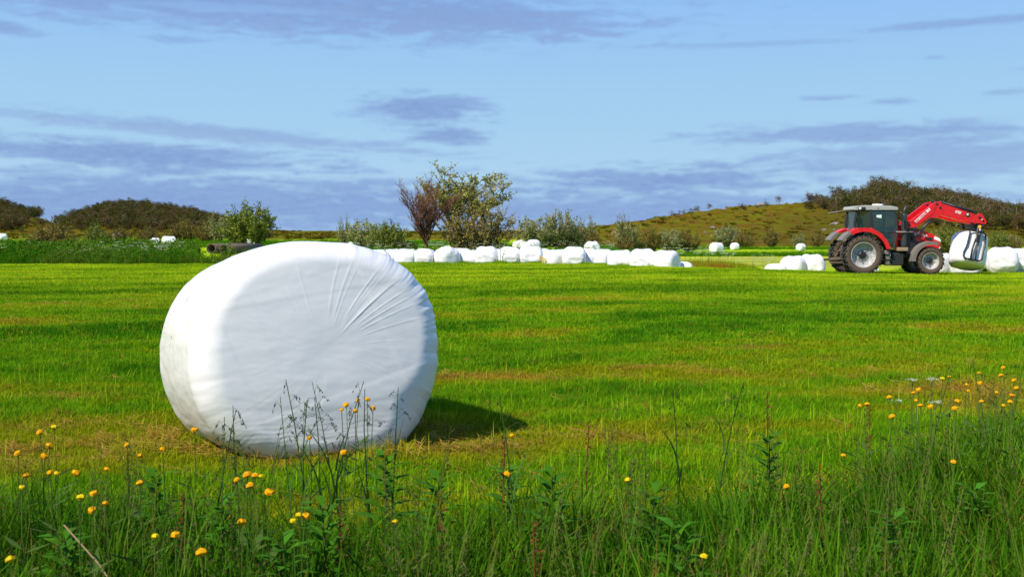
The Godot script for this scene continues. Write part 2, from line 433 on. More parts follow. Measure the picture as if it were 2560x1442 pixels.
# ------------------------------------------------------------------ bales
# A wrapped round bale lying on its side, axis along local z, resting on y = 0. opt: rx, ry, len, sh (shoulder), seed, phis, rows, rough
func bale_mesh(o: Dictionary) -> ArrayMesh:
	var n := FastNoiseLite.new()
	n.seed = o.seed
	n.frequency = 1.0
	n.fractal_octaves = 3
	var rx: float = o.rx
	var ry: float = o.ry
	var half: float = o.len * 0.5
	var nphi: int = o.phis
	var rows: int = o.rows
	var lump: float = o.lump
	var fine: bool = o.get("fine", false)
	var pleats := []
	var pr := RandomNumberGenerator.new()
	pr.seed = o.seed * 7 + 1
	for i in (40 if fine else 12):
		pleats.append([pr.randf_range(0, TAU), pr.randf_range(0.4, 1.0) * (0.0009 if fine else 0.008), pr.randf_range(0.1, 0.35), pr.randf_range(0.55, 0.98), pr.randf_range(0.5, 1.3)])
	if fine:
		for a in [0.25, 0.42, 0.52, 0.62, 0.78, 1.02, 1.3, 1.42, 1.75, 2.05, 2.3]: pleats.append([a, 0.0012, 0.26, 0.86, 1.0])
	var chords := []   # edges of overlapping film layers across the end face
	for i in 22:
		var ca := pr.randf_range(0, TAU) if i > 9 else pr.randf_range(1.35, 1.75)
		chords.append([cos(ca), sin(ca), pr.randf_range(0.2, 0.72) * (-1.0 if i < 10 else 1.0), pr.randf_range(0.0004, 0.0010)])
	var specks := []
	if fine: specks = [[2.50, 0.40, 0.022], [2.66, 0.66, 0.026], [2.70, 0.63, 0.016], [2.95, 0.30, 0.018], [3.0, 0.55, 0.016], [2.90, 0.27, 0.014], [2.86, 0.36, 0.010], [2.82, 0.345, 0.010], [2.78, 0.335, 0.009], [3.06, 0.5, 0.012]]
	var v := PackedVector3Array()
	var c := PackedColorArray()
	var idx := PackedInt32Array()
	for j in rows + 1:
		var s := float(j) / rows * 2.0 - 1.0            # -1 front centre .. 1 back centre
		var front := -s
		for i in nphi:
			var phi := TAU * i / nphi
			var cs := cos(phi)
			var sn := sin(phi)
			var pw := 2.0 / ((2.3 if sn >= 0 else lerpf(2.3, 3.3 if cs > 0 else 2.5, -sn)) if fine else 2.1)
			cs = signf(cs) * pow(absf(cs), pw)
			sn = signf(sn) * pow(absf(sn), pw)
			var low: float = exp(-pow(angle_difference(phi, -0.62) / 0.42, 2.0))
			var sh: float = o.sh * (1.0 + ((0.9 * low if front > 0 else 1.0) if fine else 0.0))
			# walk along the outline: face, shoulder, side
			var face_len := rx - sh
			var arc := sh * PI / 2
			var side_len := half - sh
			var total := face_len + arc + side_len
			var t := (1.0 - absf(s)) * total
			var k := 0.0
			var a := 0.0
			var shoulder := 0.0
			var onface := 0.0
			if t < face_len:
				k = t / rx
				a = half
				onface = 1.0
			elif t < face_len + arc:
				var g := (t - face_len) / sh
				k = (face_len + sh * sin(g)) / rx
				a = half - sh * (1 - cos(g))
				shoulder = sin(2 * g)
				onface = maxf(0, 1.0 - g)
			else:
				k = 1.0
				a = half - sh - (t - face_len - arc)
			if s > 0: a = -a
			var sgn := 1.0 if a >= 0 else -1.0
			var belly := 1.0 + 0.035 * (1.0 - (a / half) * (a / half))
			var lobe := 1.0 + lump * n.get_noise_3d(cs * 1.3, sn * 1.3, a * 0.9) + lump * 0.45 * n.get_noise_3d(cs * 3.6 + 9, sn * 3.6, a * 1.6)
			# long soft ridges over the rim, where the film is pulled across
			lobe += lump * (0.2 + 1.3 * exp(-pow(angle_difference(phi, 0.35) / 0.75, 2.0)) if fine else 0.34) * shoulder * n.get_noise_2d(phi * 6.5 / TAU * (7.0 if fine else 6.0), 3.0 + sgn * 2.0)
			var r := k * belly * lobe
			var p := Vector3(cs * rx * r, sn * ry * r, a)
			if onface > 0 or shoulder > 0:
				var kk := clampf(k, 0.02, 1)
				p.z += sgn * (0.045 * (1 - k * k) * (1.0 if fine else 0.6) - 0.006 * exp(-k * k * 40))
				var bump := 0.0
				for q in pleats:
					var w: float = (0.0085 if fine else 0.05) * q[4] / kk
					var da := angle_difference(phi, q[0] + 0.15 * (1 - k))
					if absf(da) < w * 3: bump += q[1] * ((0.3 + 0.9 * exp(-pow(angle_difference(phi, 0.95) / 0.8, 2.0))) if fine else 1.0) * exp(-da * da / (w * w)) * ss(q[2], q[2] + 0.16, k) * (1 - ss(q[3] - 0.14, q[3] + 0.02, k))
				p.z += sgn * bump
				if fine:
					for q in chords: p.z += sgn * q[3] * tanh((p.x * q[0] + p.y * q[1] - q[2]) / 0.011) * onface
					p.z += sgn * 0.0022 * n.get_noise_3d(cs * k * 2.2, sn * k * 4, 4)
			if fine:
				p += Vector3(cs, sn, 0) * (0.0008 * n.get_noise_3d(cs * 6, sn * 6, a * 5) + 0.0003 * sin(a * 42.0 + phi * 1.5 + 2.0 * n.get_noise_2d(phi * 3, 1)))
				if sn < -0.5: p.z += sgn * onface * 0.0009 * sin(p.y * 190.0 + 4 * n.get_noise_2d(p.x * 3, p.y * 2)) * ss(-0.5, -0.8, sn * k)
			# settled on the ground
			var floor_y := -ry * 0.93
			if p.y < floor_y: p.y = floor_y + (p.y - floor_y) * 0.18
			p.y -= floor_y - ry * 0.018
			v.append(p)
			var col := Color(1, 1, 1)
			for q in specks:
				var dd := Vector2(angle_difference(phi, q[0]) * rx, a + half - (half * 2 * q[1] + 0.0)).length() if a > -half else 9.0
				var spread: float = q[2] * (1.0 + 0.4 * n.get_noise_2d(phi * 60, a * 40))
				if dd < spread and onface < 0.3: col = col.lerp(Color(0.16, 0.15, 0.15), 0.75 * (1 - ss(spread * 0.45, spread, dd)))
			if o.get("dirt", 0.0) > 0.0: col = col.lerp(o.get("stain", Color(0.74, 0.73, 0.70)), o.dirt * ss(-0.1, 0.5, n.get_noise_3d(p.x * 3, p.y * 3, p.z * 3)))
			c.append(col)
	for j in rows:
		for i in nphi:
			var i2 := (i + 1) % nphi
			var a := j * nphi
			idx.append_array(PackedInt32Array([a + i, a + nphi + i, a + i2, a + i2, a + nphi + i, a + nphi + i2]))
	var nrm := PackedVector3Array()
	nrm.resize(v.size())
	for k in range(0, idx.size(), 3):
		var f := (v[idx[k + 2]] - v[idx[k]]).cross(v[idx[k + 1]] - v[idx[k]])
		nrm[idx[k]] += f
		nrm[idx[k + 1]] += f
		nrm[idx[k + 2]] += f
	for k in nrm.size(): nrm[k] = nrm[k].normalized()
	var arr := []
	arr.resize(Mesh.ARRAY_MAX)
	arr[Mesh.ARRAY_VERTEX] = v
	arr[Mesh.ARRAY_NORMAL] = nrm
	arr[Mesh.ARRAY_COLOR] = c
	arr[Mesh.ARRAY_INDEX] = idx
	var m := ArrayMesh.new()
	m.add_surface_from_arrays(Mesh.PRIMITIVE_TRIANGLES, arr)
	return m
var bale_kinds := []
func bale(label: String, x: float, d: float, size: float, turn: float, kind: int, group: String, lift := 0.0, tilt := 0.0) -> MeshInstance3D:
	var o := part("silage_bale", bale_kinds[kind], M.film, self)
	tag(o, label, "bale", group)
	o.transform = Transform3D(Basis.from_euler(Vector3(0, turn, tilt)).scaled(Vector3(size, size, size)), Vector3(x, height(x, d) + lift, -d))
	return o

# ------------------------------------------------------------------ trees and bushes
func grow(v: Veg, tips: Array, at: Vector3, dir: Vector3, len: float, rad: float, level: int, o: Dictionary) -> void:
	var segs := 3 if level > 0 else 5
	var pts := [at]
	var p := at
	var dd := dir
	for i in segs:
		dd = (dd + rdir() * o.wander + Vector3.UP * o.lift).normalized()
		p += dd * len / segs
		pts.append(p)
	v.tube(pts, rad, rad * (0.55 if level < o.levels else 0.3), 5 if level == 0 else 3, o.bark * tone(0.2, 0.06) if level else o.bark)
	if level >= o.levels:
		tips.append(pts)
		return
	var n: int = o.kids[level]
	for i in n:
		var u := rf(o.first if level == 0 else 0.25, 1.0)
		var f := u * segs
		var k := mini(int(f), segs - 1)
		var from: Vector3 = pts[k].lerp(pts[k + 1], f - k)
		var out: Vector3 = (flat_dir() * o.spread + dd * (1.0 - o.spread * 0.5) + Vector3.UP * 0.15).normalized()
		grow(v, tips, from, out, len * rf(0.45, 0.72) * o.shorten, rad * 0.5, level + 1, o)
	if level > 0: tips.append(pts)
func leaves(f: Veg, tips: Array, per: int, size: float, spread: float, cols: Array) -> void:
	for pts in tips:
		var cl: Color = cols[rng.randi() % cols.size()]
		for i in per:
			var k: int = rng.randi() % (pts.size() - 1)
			var at: Vector3 = pts[k].lerp(pts[k + 1], rng.randf()) + rdir() * spread * rf(0.2, 1)
			var a := (rdir() + Vector3(0, 0.25, 0)).normalized()
			var s := size * rf(0.6, 1.3)
			f.leaf(at, a, a.cross(rdir()).normalized(), s, s * rf(0.24, 0.36), cl * tone(0.28, 0.12))
# a many-stemmed willow bush: returns [stems, foliage]
func bush_meshes(h: float, w: float, stems: int, per: int, size: float, cols: Array, bare := 0.0) -> Array:
	var v := Veg.new()
	var f := Veg.new()
	var bark := Color(0.12, 0.085, 0.05)
	for s in stems:
		var out := flat_dir() * pow(rng.randf(), 0.45)
		var reach := out * w * 0.5 * rf(0.75, 1.05)
		var top := h * sqrt(maxf(0.15, 1.0 - out.length_squared() * 0.8)) * rf(0.88, 1.03)
		var base := out * w * 0.09
		var pts := []
		for i in 6:
			var u := i / 5.0
			pts.append(base + reach * pow(u, 0.8) + Vector3(0, top * (u - 0.12 * u * u * out.length()), 0) + rdir() * 0.035 * h * u)
		v.tube(pts, 0.016 * h * rf(0.5, 1), 0.003 * h, 3, bark * tone(0.25))
		var tips := []
		for b in 9:
			var u := rf(0.15 + 0.25 * bare, 1.0)
			var k := mini(int(u * 5), 4)
			var from: Vector3 = pts[k].lerp(pts[k + 1], u * 5 - k)
			var to: Vector3 = from + (rdir() * 0.75 + Vector3(0, 0.65, 0) + out * 0.4) * h * rf(0.09, 0.2)
			var tw := [from, from.lerp(to, 0.5) + rdir() * 0.02 * h, to]
			v.tube(tw, 0.005 * h, 0.0015 * h, 3, bark * tone(0.3))
			if rng.randf() > bare * 0.75: tips.append(tw)
		leaves(f, tips, per, size, h * 0.045, cols)
	return [v.mesh(), f.mesh()]
# a tree far off on the hill
func far_tree(h: float, w: float, cols: Array, bare := false) -> Array:
	var v := Veg.new()
	var f := Veg.new()
	var bark := Color(0.21, 0.18, 0.15)
	var lean := flat_dir() * 0.06 * h
	v.tube([Vector3.ZERO, lean * 0.4 + Vector3(0, h * 0.35, 0), lean + Vector3(0, h * 0.85, 0)], h * 0.022, h * 0.006, 4, bark)
	for i in 9:
		var a := Vector3(0, h * rf(0.25, 0.6), 0) + lean * 0.4
		var b := a + (flat_dir() * rf(0.3, 0.5) * w + Vector3(0, h * rf(0.15, 0.35), 0))
		v.tube([a, a.lerp(b, 0.5) + Vector3(0, -0.03 * h, 0), b], h * 0.009, h * 0.003, 3, bark)
	for cl in 30:
		var dirv := rdir()
		var at := Vector3(0, h * rf(0.48, 0.62), 0) + lean + Vector3(dirv.x * w * 0.48, dirv.y * h * 0.40, dirv.z * w * 0.48) * pow(rng.randf(), 0.6)
		var ct: Color = cols[rng.randi() % cols.size()] * tone(0.18, 0.08)
		var rr := h * rf(0.09, 0.2)
		for i in (40 if bare else 56):
			var a := (rdir() + Vector3(0, 0.5, 0)).normalized()
			var s := h * rf(0.028, 0.06)
			f.leaf(at + rdir() * rr * sqrt(rng.randf()), a, a.cross(rdir()).normalized(), s, s * rf(0.12, 0.2) if bare else s * rf(0.24, 0.4), ct * tone(0.22, 0.06))
	return [v.mesh(), f.mesh()]
func spruce_meshes(h: float) -> Array:
	var v := Veg.new()
	var f := Veg.new()
	v.tube([Vector3.ZERO, Vector3(0, h * 0.5, 0), Vector3(0, h, 0)], h * 0.02, h * 0.004, 4, Color(0.1, 0.07, 0.05))
	for i in 46:
		var u := rf(0.08, 0.98)
		var r := (1 - u) * h * 0.24 + 0.1
		var a := Vector3(0, u * h, 0)
		var o := flat_dir()
		for k in 7:
			var q := a + o * r * rf(0.1, 1) + Vector3(0, -0.12 * r, 0) + rdir() * 0.1
			f.leaf(q, (o + Vector3(0, -0.2, 0) + rdir() * 0.5).normalized(), o.cross(Vector3.UP), h * 0.09, h * 0.022, Color(0.018, 0.040, 0.014) * tone(0.25))
	return [v.mesh(), f.mesh()]
func plant(called: String, label: String, category: String, meshes: Array, x: float, d: float, s: float, wide := 1.0, tint: Material = null, group := "", names := ["stems", "foliage"]) -> Node3D:
	var t := thing(called, label, category, Vector3(x, land(x, d) - 0.03, -d), rf(0, TAU), group)
	part(names[0], meshes[0], M.bark, t)
	part(names[1], meshes[1], tint if tint else M.leaf, t)
	t.scale = Vector3(s * wide, s, s * wide)
	return t

# ------------------------------------------------------------------ the tractor (x forward, y up, z to its right side)
func arc_poly(cx: float, cy: float, r0: float, r1: float, a0: float, a1: float, n := 14) -> Array:
	var out := []
	for i in n + 1:
		var a := deg_to_rad(lerp(a0, a1, float(i) / n))
		out.append(Vector2(cx + r1 * cos(a), cy + r1 * sin(a)))
	for i in n + 1:
		var a := deg_to_rad(lerp(a1, a0, float(i) / n))
		out.append(Vector2(cx + r0 * cos(a), cy + r0 * sin(a)))
	return out
func wheel(called: String, tr: Node3D, x: float, z: float, r: float, w: float, rim_r: float, lugs: int) -> void:
	var side := signf(z)
	var wh := Node3D.new()
	wh.name = called
	tr.add_child(wh, true)
	wh.position = Vector3(x, r - 0.03, z)
	var st := new_st(true)
	var dirt := Color(0.090, 0.060, 0.040)
	var black := Color(0.026, 0.024, 0.024)
	var h := w * 0.5
	lathe(st, [Vector2(rim_r, -h * 0.78), Vector2(rim_r * 1.06, -h * 0.9), Vector2(r * 0.78, -h), Vector2(r * 0.9, -h * 0.96), Vector2(r * 0.945, -h * 0.8), Vector2(r * 0.955, 0), Vector2(r * 0.945, h * 0.8), Vector2(r * 0.9, h * 0.96), Vector2(r * 0.78, h), Vector2(rim_r * 1.06, h * 0.9), Vector2(rim_r, h * 0.78)], 48, Vector3.ZERO,
		[dirt, dirt, dirt, dirt, black, black, black, dirt, dirt, dirt, dirt])
	st.set_smooth_group(-1)
	st.set_color(Color(0.034, 0.031, 0.030))
	for k in lugs:
		for s in [-1, 1]:
			var a := TAU * (k + (0.5 if s > 0 else 0.0)) / lugs
			var b := Basis(Vector3(0, 0, 1), a) * Basis(Vector3(1, 0, 0), s * 0.7)
			box(st, Basis(Vector3(0, 0, 1), a) * Vector3(r * 0.965, 0, s * h * 0.5), Vector3(r * 0.09, r * 0.075, w * 0.56), 0.012, b)
			box(st, Basis(Vector3(0, 0, 1), a + s * side * 0.0 + 0.05) * Vector3(r * 0.925, 0, s * h * 0.97), Vector3(r * 0.1, r * 0.07, w * 0.09), 0.012, b)
	part("tyre", done(st), M.tyre, wh)
	st = new_st(true)
	var o := side
	lathe(st, [Vector2(rim_r * 1.02, o * h * 0.80), Vector2(rim_r * 1.03, o * h * 0.9), Vector2(rim_r * 0.98, o * h * 0.9), Vector2(rim_r * 0.955, o * h * 0.72), Vector2(rim_r * 0.90, o * h * 0.30), Vector2(rim_r * 0.84, o * h * 0.12), Vector2(rim_r * 0.5, o * h * 0.02), Vector2(rim_r * 0.42, o * h * 0.16), Vector2(rim_r * 0.12, o * h * 0.16), Vector2(0.0, o * h * 0.16)], 40)
	lathe(st, [Vector2(rim_r * 1.02, -o * h * 0.80), Vector2(rim_r * 0.95, -o * h * 0.5), Vector2(rim_r * 0.9, o * h * 0.2)], 40)
	part("rim", done(st), M.rim, wh)
	st = new_st(true)
	lathe(st, [Vector2(rim_r * 0.30, o * h * 0.12), Vector2(rim_r * 0.30, o * h * 0.30), Vector2(rim_r * 0.2, o * h * 0.36), Vector2(0.0, o * h * 0.36)], 20)
	for k in 8:
		var a := TAU * k / 8.0
		st.set_smooth_group(-1)
		box(st, Vector3(rim_r * 0.36 * cos(a), rim_r * 0.36 * sin(a), o * h * 0.2), Vector3(0.04, 0.04, 0.06), 0.008)
	box(st, Vector3(rim_r * 0.12, -rim_r * 0.68, o * h * 0.09), Vector3(0.05, 0.05, 0.03), 0.01)
	part("hub", done(st), M.blackmetal, wh)

func text_part(called: String, s: String, size: float, m: Material, at: Vector3, turn: float, parent: Node, slant := 0.0) -> void:
	var t := TextMesh.new()
	var f := SystemFont.new()
	f.font_names = PackedStringArray(["Droid Sans"])
	f.font_weight = 700
	t.font = f
	t.text = s
	t.font_size = 32
	t.pixel_size = size / 24.0
	t.depth = 0.008
	t.curve_step = 4.0
	var o := part(called, t, m, parent)
	o.transform = Transform3D(Basis(Vector3(0, 0, 1), turn) * Basis(Vector3(1, 0, 0), Vector3(slant, 1, 0), Vector3(0, 0, 1)), at)

func v2(a: Array) -> Array:
	var out := []
	for i in range(0, a.size(), 2): out.append(Vector2(a[i], a[i + 1]))
	return out
func tractor(at: Vector3, turn: float) -> Node3D:
	var t := thing("loader_tractor", "red farm tractor with front loader and black grab holding up a white bale", "tractor", at, turn)
	for z in [0.83, -0.83]: wheel("rear_wheel", t, 0, z, 0.88, 0.54, 0.55, 21)
	for z in [0.82, -0.82]: wheel("front_wheel", t, 3.02, z, 0.62, 0.44, 0.37, 18)
	var st: SurfaceTool
	# frame, axles, engine block, steps and tanks
	st = new_st()
	box(st, Vector3(1.5, 0.86, 0), Vector3(3.6, 0.42, 0.5), 0.03)
	box(st, Vector3(0.0, 0.87, 0), Vector3(0.5, 0.5, 1.2), 0.05)
	box(st, Vector3(3.02, 0.6, 0), Vector3(0.3, 0.26, 1.3), 0.05)
	box(st, Vector3(2.5, 1.0, 0), Vector3(1.2, 0.6, 0.62), 0.04)
	part("chassis", done(st), M.blackmetal, t)
	for z in [0.62, -0.62]:
		st = new_st()
		box(st, Vector3(1.62, 0.66, z), Vector3(0.56, 0.56, 0.42), 0.05)
		part("fuel_tank", done(st), M.blackplastic, t)
		st = new_st()
		box(st, Vector3(1.14, 0.72, z + signf(z) * 0.14), Vector3(0.22, 0.66, 0.24), 0.03)
		for k in 3: box(st, Vector3(1.14, 0.46 + 0.22 * k, z + signf(z) * 0.24), Vector3(0.26, 0.03, 0.16), 0.008)
		part("step", done(st), M.greyplastic, t)
	st = new_st()
	box(st, Vector3(1.82, 1.1, 0.72), Vector3(0.44, 0.16, 0.4), 0.02)
	part("step_plate", done(st), M.tan, t)
	st = new_st()
	box(st, Vector3(1.24, 0.86, 0.91), Vector3(0.03, 0.16, 0.02), 0.004)
	part("reflector", done(st), M.whitepaint, t)
	# fenders
	for s in [1, -1]:
		st = new_st()
		slab(st, arc_poly(0, 0.85, 1.10, 1.19, 12, 122, 18), s * 0.52, s * 1.10)
		slab(st, arc_poly(0, 0.85, 1.02, 1.192, 14, 121, 18), s * 1.10, s * 1.135)
		box(st, Vector3(0.1, 1.98, s * 0.66), Vector3(0.9, 0.1, 0.3), 0.04)
		part("rear_fender", done(st), M.red, t)
		st = new_st()
		slab(st, arc_poly(0, 0.85, 1.085, 1.20, 122, 147, 6), s * 0.46, s * 1.14)
		part("mudguard", done(st), M.greyplastic, t)
		st = new_st()
		box(st, Vector3(-0.66, 1.97, s * 0.9), Vector3(0.07, 0.10, 0.14), 0.02)
		part("rear_lamp", done(st), M.greyplastic, t)
		st = new_st()
		slab(st, arc_poly(3.02, 0.6, 0.80, 0.845, 66, 182, 16), s * 0.62, s * 1.06)
		slab(st, arc_poly(3.02, 0.6, 0.70, 0.846, 68, 182, 16), s * 1.06, s * 1.08)
		part("front_fender", done(st), M.greyplastic, t)
	# bonnet: sloping red hood with dark grille
	st = new_st()
	var hood := v2([1.6, 1.2, 3.42, 1.06, 3.66, 1.12, 3.70, 1.34, 3.62, 1.60, 3.38, 1.76, 2.8, 1.92, 1.6, 2.06])
	slab(st, hood, -0.40, 0.40)
	slab(st, v2([1.62, 1.98, 2.8, 1.86, 3.36, 1.72, 3.30, 1.80, 2.78, 1.985, 1.62, 2.12]), -0.30, 0.30)
	part("bonnet", done(st), M.red, t)
	for s in [1, -1]:
		st = new_st()
		slab(st, v2([1.75, 1.24, 2.95, 1.18, 2.86, 1.46, 1.75, 1.5]), s * 0.40, s * 0.415)
		slab(st, v2([3.05, 1.50, 3.3, 1.47, 3.34, 1.6, 3.1, 1.63]), s * 0.40, s * 0.412)
		part("side_grille", done(st), M.blackmetal, t)
		st = new_st()
		for q in [[2.42, 0.20], [2.70, 0.12], [2.90, 0.09], [3.06, 0.05]]: slab(st, v2([q[0], 1.72 - (q[0] - 2.4) * 0.1, q[0] + q[1], 1.70 - (q[0] - 2.4) * 0.1, q[0] + q[1] - 0.05, 1.84 - (q[0] - 2.4) * 0.16, q[0] - 0.05, 1.86 - (q[0] - 2.4) * 0.16]), s * 0.40, s * 0.414)
		part("stripe", done(st), M.whitepaint, t)
		st = new_st()
		slab(st, v2([3.40, 1.54, 3.71, 1.42, 3.69, 1.52, 3.62, 1.6, 3.42, 1.68]), s * 0.26, s * 0.41)
		box(st, Vector3(3.66, 1.16, s * 0.33), Vector3(0.1, 0.1, 0.14), 0.02)
		part("headlight", done(st), M.lamp, t)
	st = new_st()
	box(st, Vector3(3.68, 1.36, 0), Vector3(0.06, 0.42, 0.5), 0.015)
	part("front_grille", done(st), M.blackmetal, t)
	# cab
	st = new_st()
	for s in [1, -1]:
		pipe(st, [Vector3(-0.22, 1.7, s * 0.58), Vector3(-0.26, 2.3, s * 0.6), Vector3(-0.16, 2.84, s * 0.62)], 0.055, 6)
		pipe(st, [Vector3(0.50, 1.95, s * 0.76), Vector3(0.42, 2.4, s * 0.77), Vector3(0.40, 2.84, s * 0.74)], 0.05, 6)
		pipe(st, [Vector3(1.46, 1.2, s * 0.74), Vector3(1.60, 1.8, s * 0.75), Vector3(1.56, 2.4, s * 0.74), Vector3(1.46, 2.84, s * 0.70)], 0.048, 6)
		pipe(st, [Vector3(0.50, 1.98, s * 0.765), Vector3(0.9, 1.6, s * 0.77), Vector3(1.12, 1.22, s * 0.75), Vector3(1.46, 1.2, s * 0.74)], 0.03, 6)
		pipe(st, [Vector3(0.62, 1.86, s * 0.775), Vector3(1.60, 1.84, s * 0.765)], 0.018, 5)
	for y in [1.72, 2.80]: pipe(st, [Vector3(-0.22, y, -0.58), Vector3(-0.22, y, 0.58)], 0.05, 6)
	pipe(st, [Vector3(1.50, 2.80, -0.7), Vector3(1.50, 2.80, 0.7)], 0.05, 6)
	box(st, Vector3(0.65, 2.80, 0), Vector3(1.7, 0.06, 1.44), 0.02)
	part("cab_frame", done(st), M.blackplastic, t)
	st = new_st()
	box(st, Vector3(0.7, 1.28, 0), Vector3(1.5, 0.14, 1.3), 0.02)
	box(st, Vector3(-0.1, 1.55, 0), Vector3(0.3, 0.6, 1.0), 0.03)
	box(st, Vector3(1.4, 1.55, 0), Vector3(0.2, 0.5, 0.7), 0.05)
	part("cab_floor", done(st), M.blackplastic, t)
	for s in [1, -1]:
		st = new_st()
		slab(st, v2([0.52, 2.0, 0.92, 1.62, 1.14, 1.25, 1.44, 1.23, 1.575, 1.8, 1.54, 2.4, 1.45, 2.78, 0.42, 2.78, 0.44, 2.4]), s * 0.752, s * 0.757)
		part("door_window", done(st), M.glass, t)
		st = new_st()
		quad(st, Vector3(-0.20, 1.98, s * 0.60), Vector3(0.48, 2.0, s * 0.755), Vector3(0.39, 2.78, s * 0.74), Vector3(-0.16, 2.78, s * 0.63))
		part("side_window", done(st), M.glass, t)
	st = new_st()
	quad(st, Vector3(-0.23, 1.74, -0.57), Vector3(-0.23, 1.74, 0.57), Vector3(-0.17, 2.78, 0.6), Vector3(-0.17, 2.78, -0.6))
	part("rear_window", done(st), M.glass, t)
	st = new_st()
	quad(st, Vector3(1.58, 1.9, -0.72), Vector3(1.58, 1.9, 0.72), Vector3(1.48, 2.78, 0.68), Vector3(1.48, 2.78, -0.68))
	part("windscreen", done(st), M.glass, t)
	st = new_st()
	slab(st, v2([-0.34, 2.86, -0.30, 2.82, 1.60, 2.82, 1.66, 2.88, 1.60, 2.96, 1.3, 3.02, 0.2, 3.04, -0.30, 2.99]), -0.70, 0.70)
	slab(st, v2([-0.30, 2.83, 1.58, 2.83, 1.60, 2.93, -0.28, 2.97]), -0.78, 0.78)
	part("cab_roof", done(st), M.silver, t)
	st = new_st(true)
	pipe(st, [Vector3(0.95, 3.03, 0.1), Vector3(0.95, 3.10, 0.1)], 0.26, 18, false, 0.23)
	part("roof_dome", done(st), M.whitepaint, t)
	for s in [1, -1]:
		st = new_st()
		box(st, Vector3(0.0, 2.89, s * 0.765), Vector3(0.34, 0.13, 0.06), 0.02)
		box(st, Vector3(0.72, 2.90, s * 0.782), Vector3(0.05, 0.05, 0.02), 0.01)
		part("lamp_housing", done(st), M.blackplastic, t)
		st = new_st(true)
		pipe(st, [Vector3(-0.09, 2.88, s * 0.79), Vector3(-0.09, 2.88, s * 0.83)], 0.055, 12)
		part("work_lamp", done(st), M.lamp, t)
		st = new_st()
		pipe(st, [Vector3(1.52, 2.72, s * 0.72), Vector3(1.66, 2.74, s * 0.95), Vector3(1.68, 2.62, s * 1.02)], 0.016, 6)
		box(st, Vector3(1.69, 2.5, s * 1.04), Vector3(0.06, 0.36, 0.2), 0.02)
		part("mirror", done(st), M.blackplastic, t)
	# what shows through the glass
	st = new_st(true)
	box(st, Vector3(0.42, 1.78, 0), Vector3(0.5, 0.16, 0.5), 0.06)
	box(st, Vector3(0.2, 2.15, 0), Vector3(0.14, 0.66, 0.5), 0.06, Basis(Vector3(0, 0, 1), 0.14))
	part("driver_seat", done(st), M.seat, t)
	st = new_st(true)
	pipe(st, [Vector3(1.36, 1.5, 0), Vector3(1.12, 2.02, 0)], 0.035, 8)
	var ring := []
	for k in 18: ring.append(Vector3(1.12, 2.03, 0) + Vector3(0.11 * cos(TAU * k / 18), 0.08 * cos(TAU * k / 18), 0.2 * sin(TAU * k / 18)))
	pipe(st, ring, 0.016, 6, true)
	part("steering_wheel", done(st), M.blackplastic, t)
	st = new_st()
	quad(st, Vector3(0.66, 2.50, 0.762), Vector3(0.88, 2.47, 0.762), Vector3(0.88, 2.62, 0.762), Vector3(0.65, 2.60, 0.762))
	part("paper_note", done(st), M.paper, t)
	st = new_st()
	box(st, Vector3(0.96, 1.72, 0.6), Vector3(0.26, 0.2, 0.16), 0.05, Basis(Vector3(0, 0, 1), -0.9))
	box(st, Vector3(1.26, 1.36, 0.6), Vector3(0.34, 0.12, 0.16), 0.05, Basis(Vector3(0, 0, 1), 0.15))
	part("side_panel", done(st), M.orange, t)
	st = new_st()
	for k in 4: pipe(st, [Vector3(1.10 + 0.09 * k, 1.44, 0.66), Vector3(1.20 + 0.11 * k, 1.56 + 0.02 * k, 0.68)], 0.016, 5)
	part("lever", done(st), M.teal, t)
	# exhaust stack, hand rail, aerial
	st = new_st(true)
	pipe(st, [Vector3(1.94, 1.2, 0.66), Vector3(1.94, 1.3, 0.66), Vector3(1.94, 2.58, 0.66), Vector3(1.94, 2.66, 0.66)], 0.125, 14)
	pipe(st, [Vector3(1.93, 2.64, 0.66), Vector3(1.93, 2.78, 0.66), Vector3(1.97, 2.90, 0.66), Vector3(2.06, 2.99, 0.66)], 0.06, 10, false, 0.05)
	part("exhaust_stack", done(st), M.darkgrey, t)
	st = new_st(true)
	pipe(st, [Vector3(1.52, 1.86, 0.80), Vector3(2.3, 1.85, 0.80), Vector3(2.36, 1.8, 0.62)], 0.038, 8)
	part("hand_rail", done(st), M.greyplastic, t)
	st = new_st(true)
	pipe(st, [Vector3(-0.2, 2.84, -0.70), Vector3(-1.0, 2.72, -0.74)], 0.012, 6)
	part("aerial", done(st), M.silver, t)
	# rear linkage
	st = new_st()
	for z in [-0.42, 0.42]:
		pipe(st, [Vector3(-0.3, 0.72, z), Vector3(-0.8, 0.66, z), Vector3(-1.28, 0.62, z)], 0.06, 7)
		pipe(st, [Vector3(-0.35, 1.35, z), Vector3(-0.78, 0.72, z)], 0.045, 7)
		pipe(st, [Vector3(-0.2, 1.5, z), Vector3(-0.45, 1.40, z)], 0.07, 7)
	pipe(st, [Vector3(-0.3, 1.15, 0), Vector3(-0.85, 0.98, 0)], 0.05, 7)
	box(st, Vector3(-0.42, 0.9, 0), Vector3(0.36, 0.7, 0.6), 0.04)
	box(st, Vector3(-0.75, 0.48, 0), Vector3(0.7, 0.1, 0.2), 0.03)
	part("rear_linkage", done(st), M.rustmetal, t)
	# loader
	st = new_st()
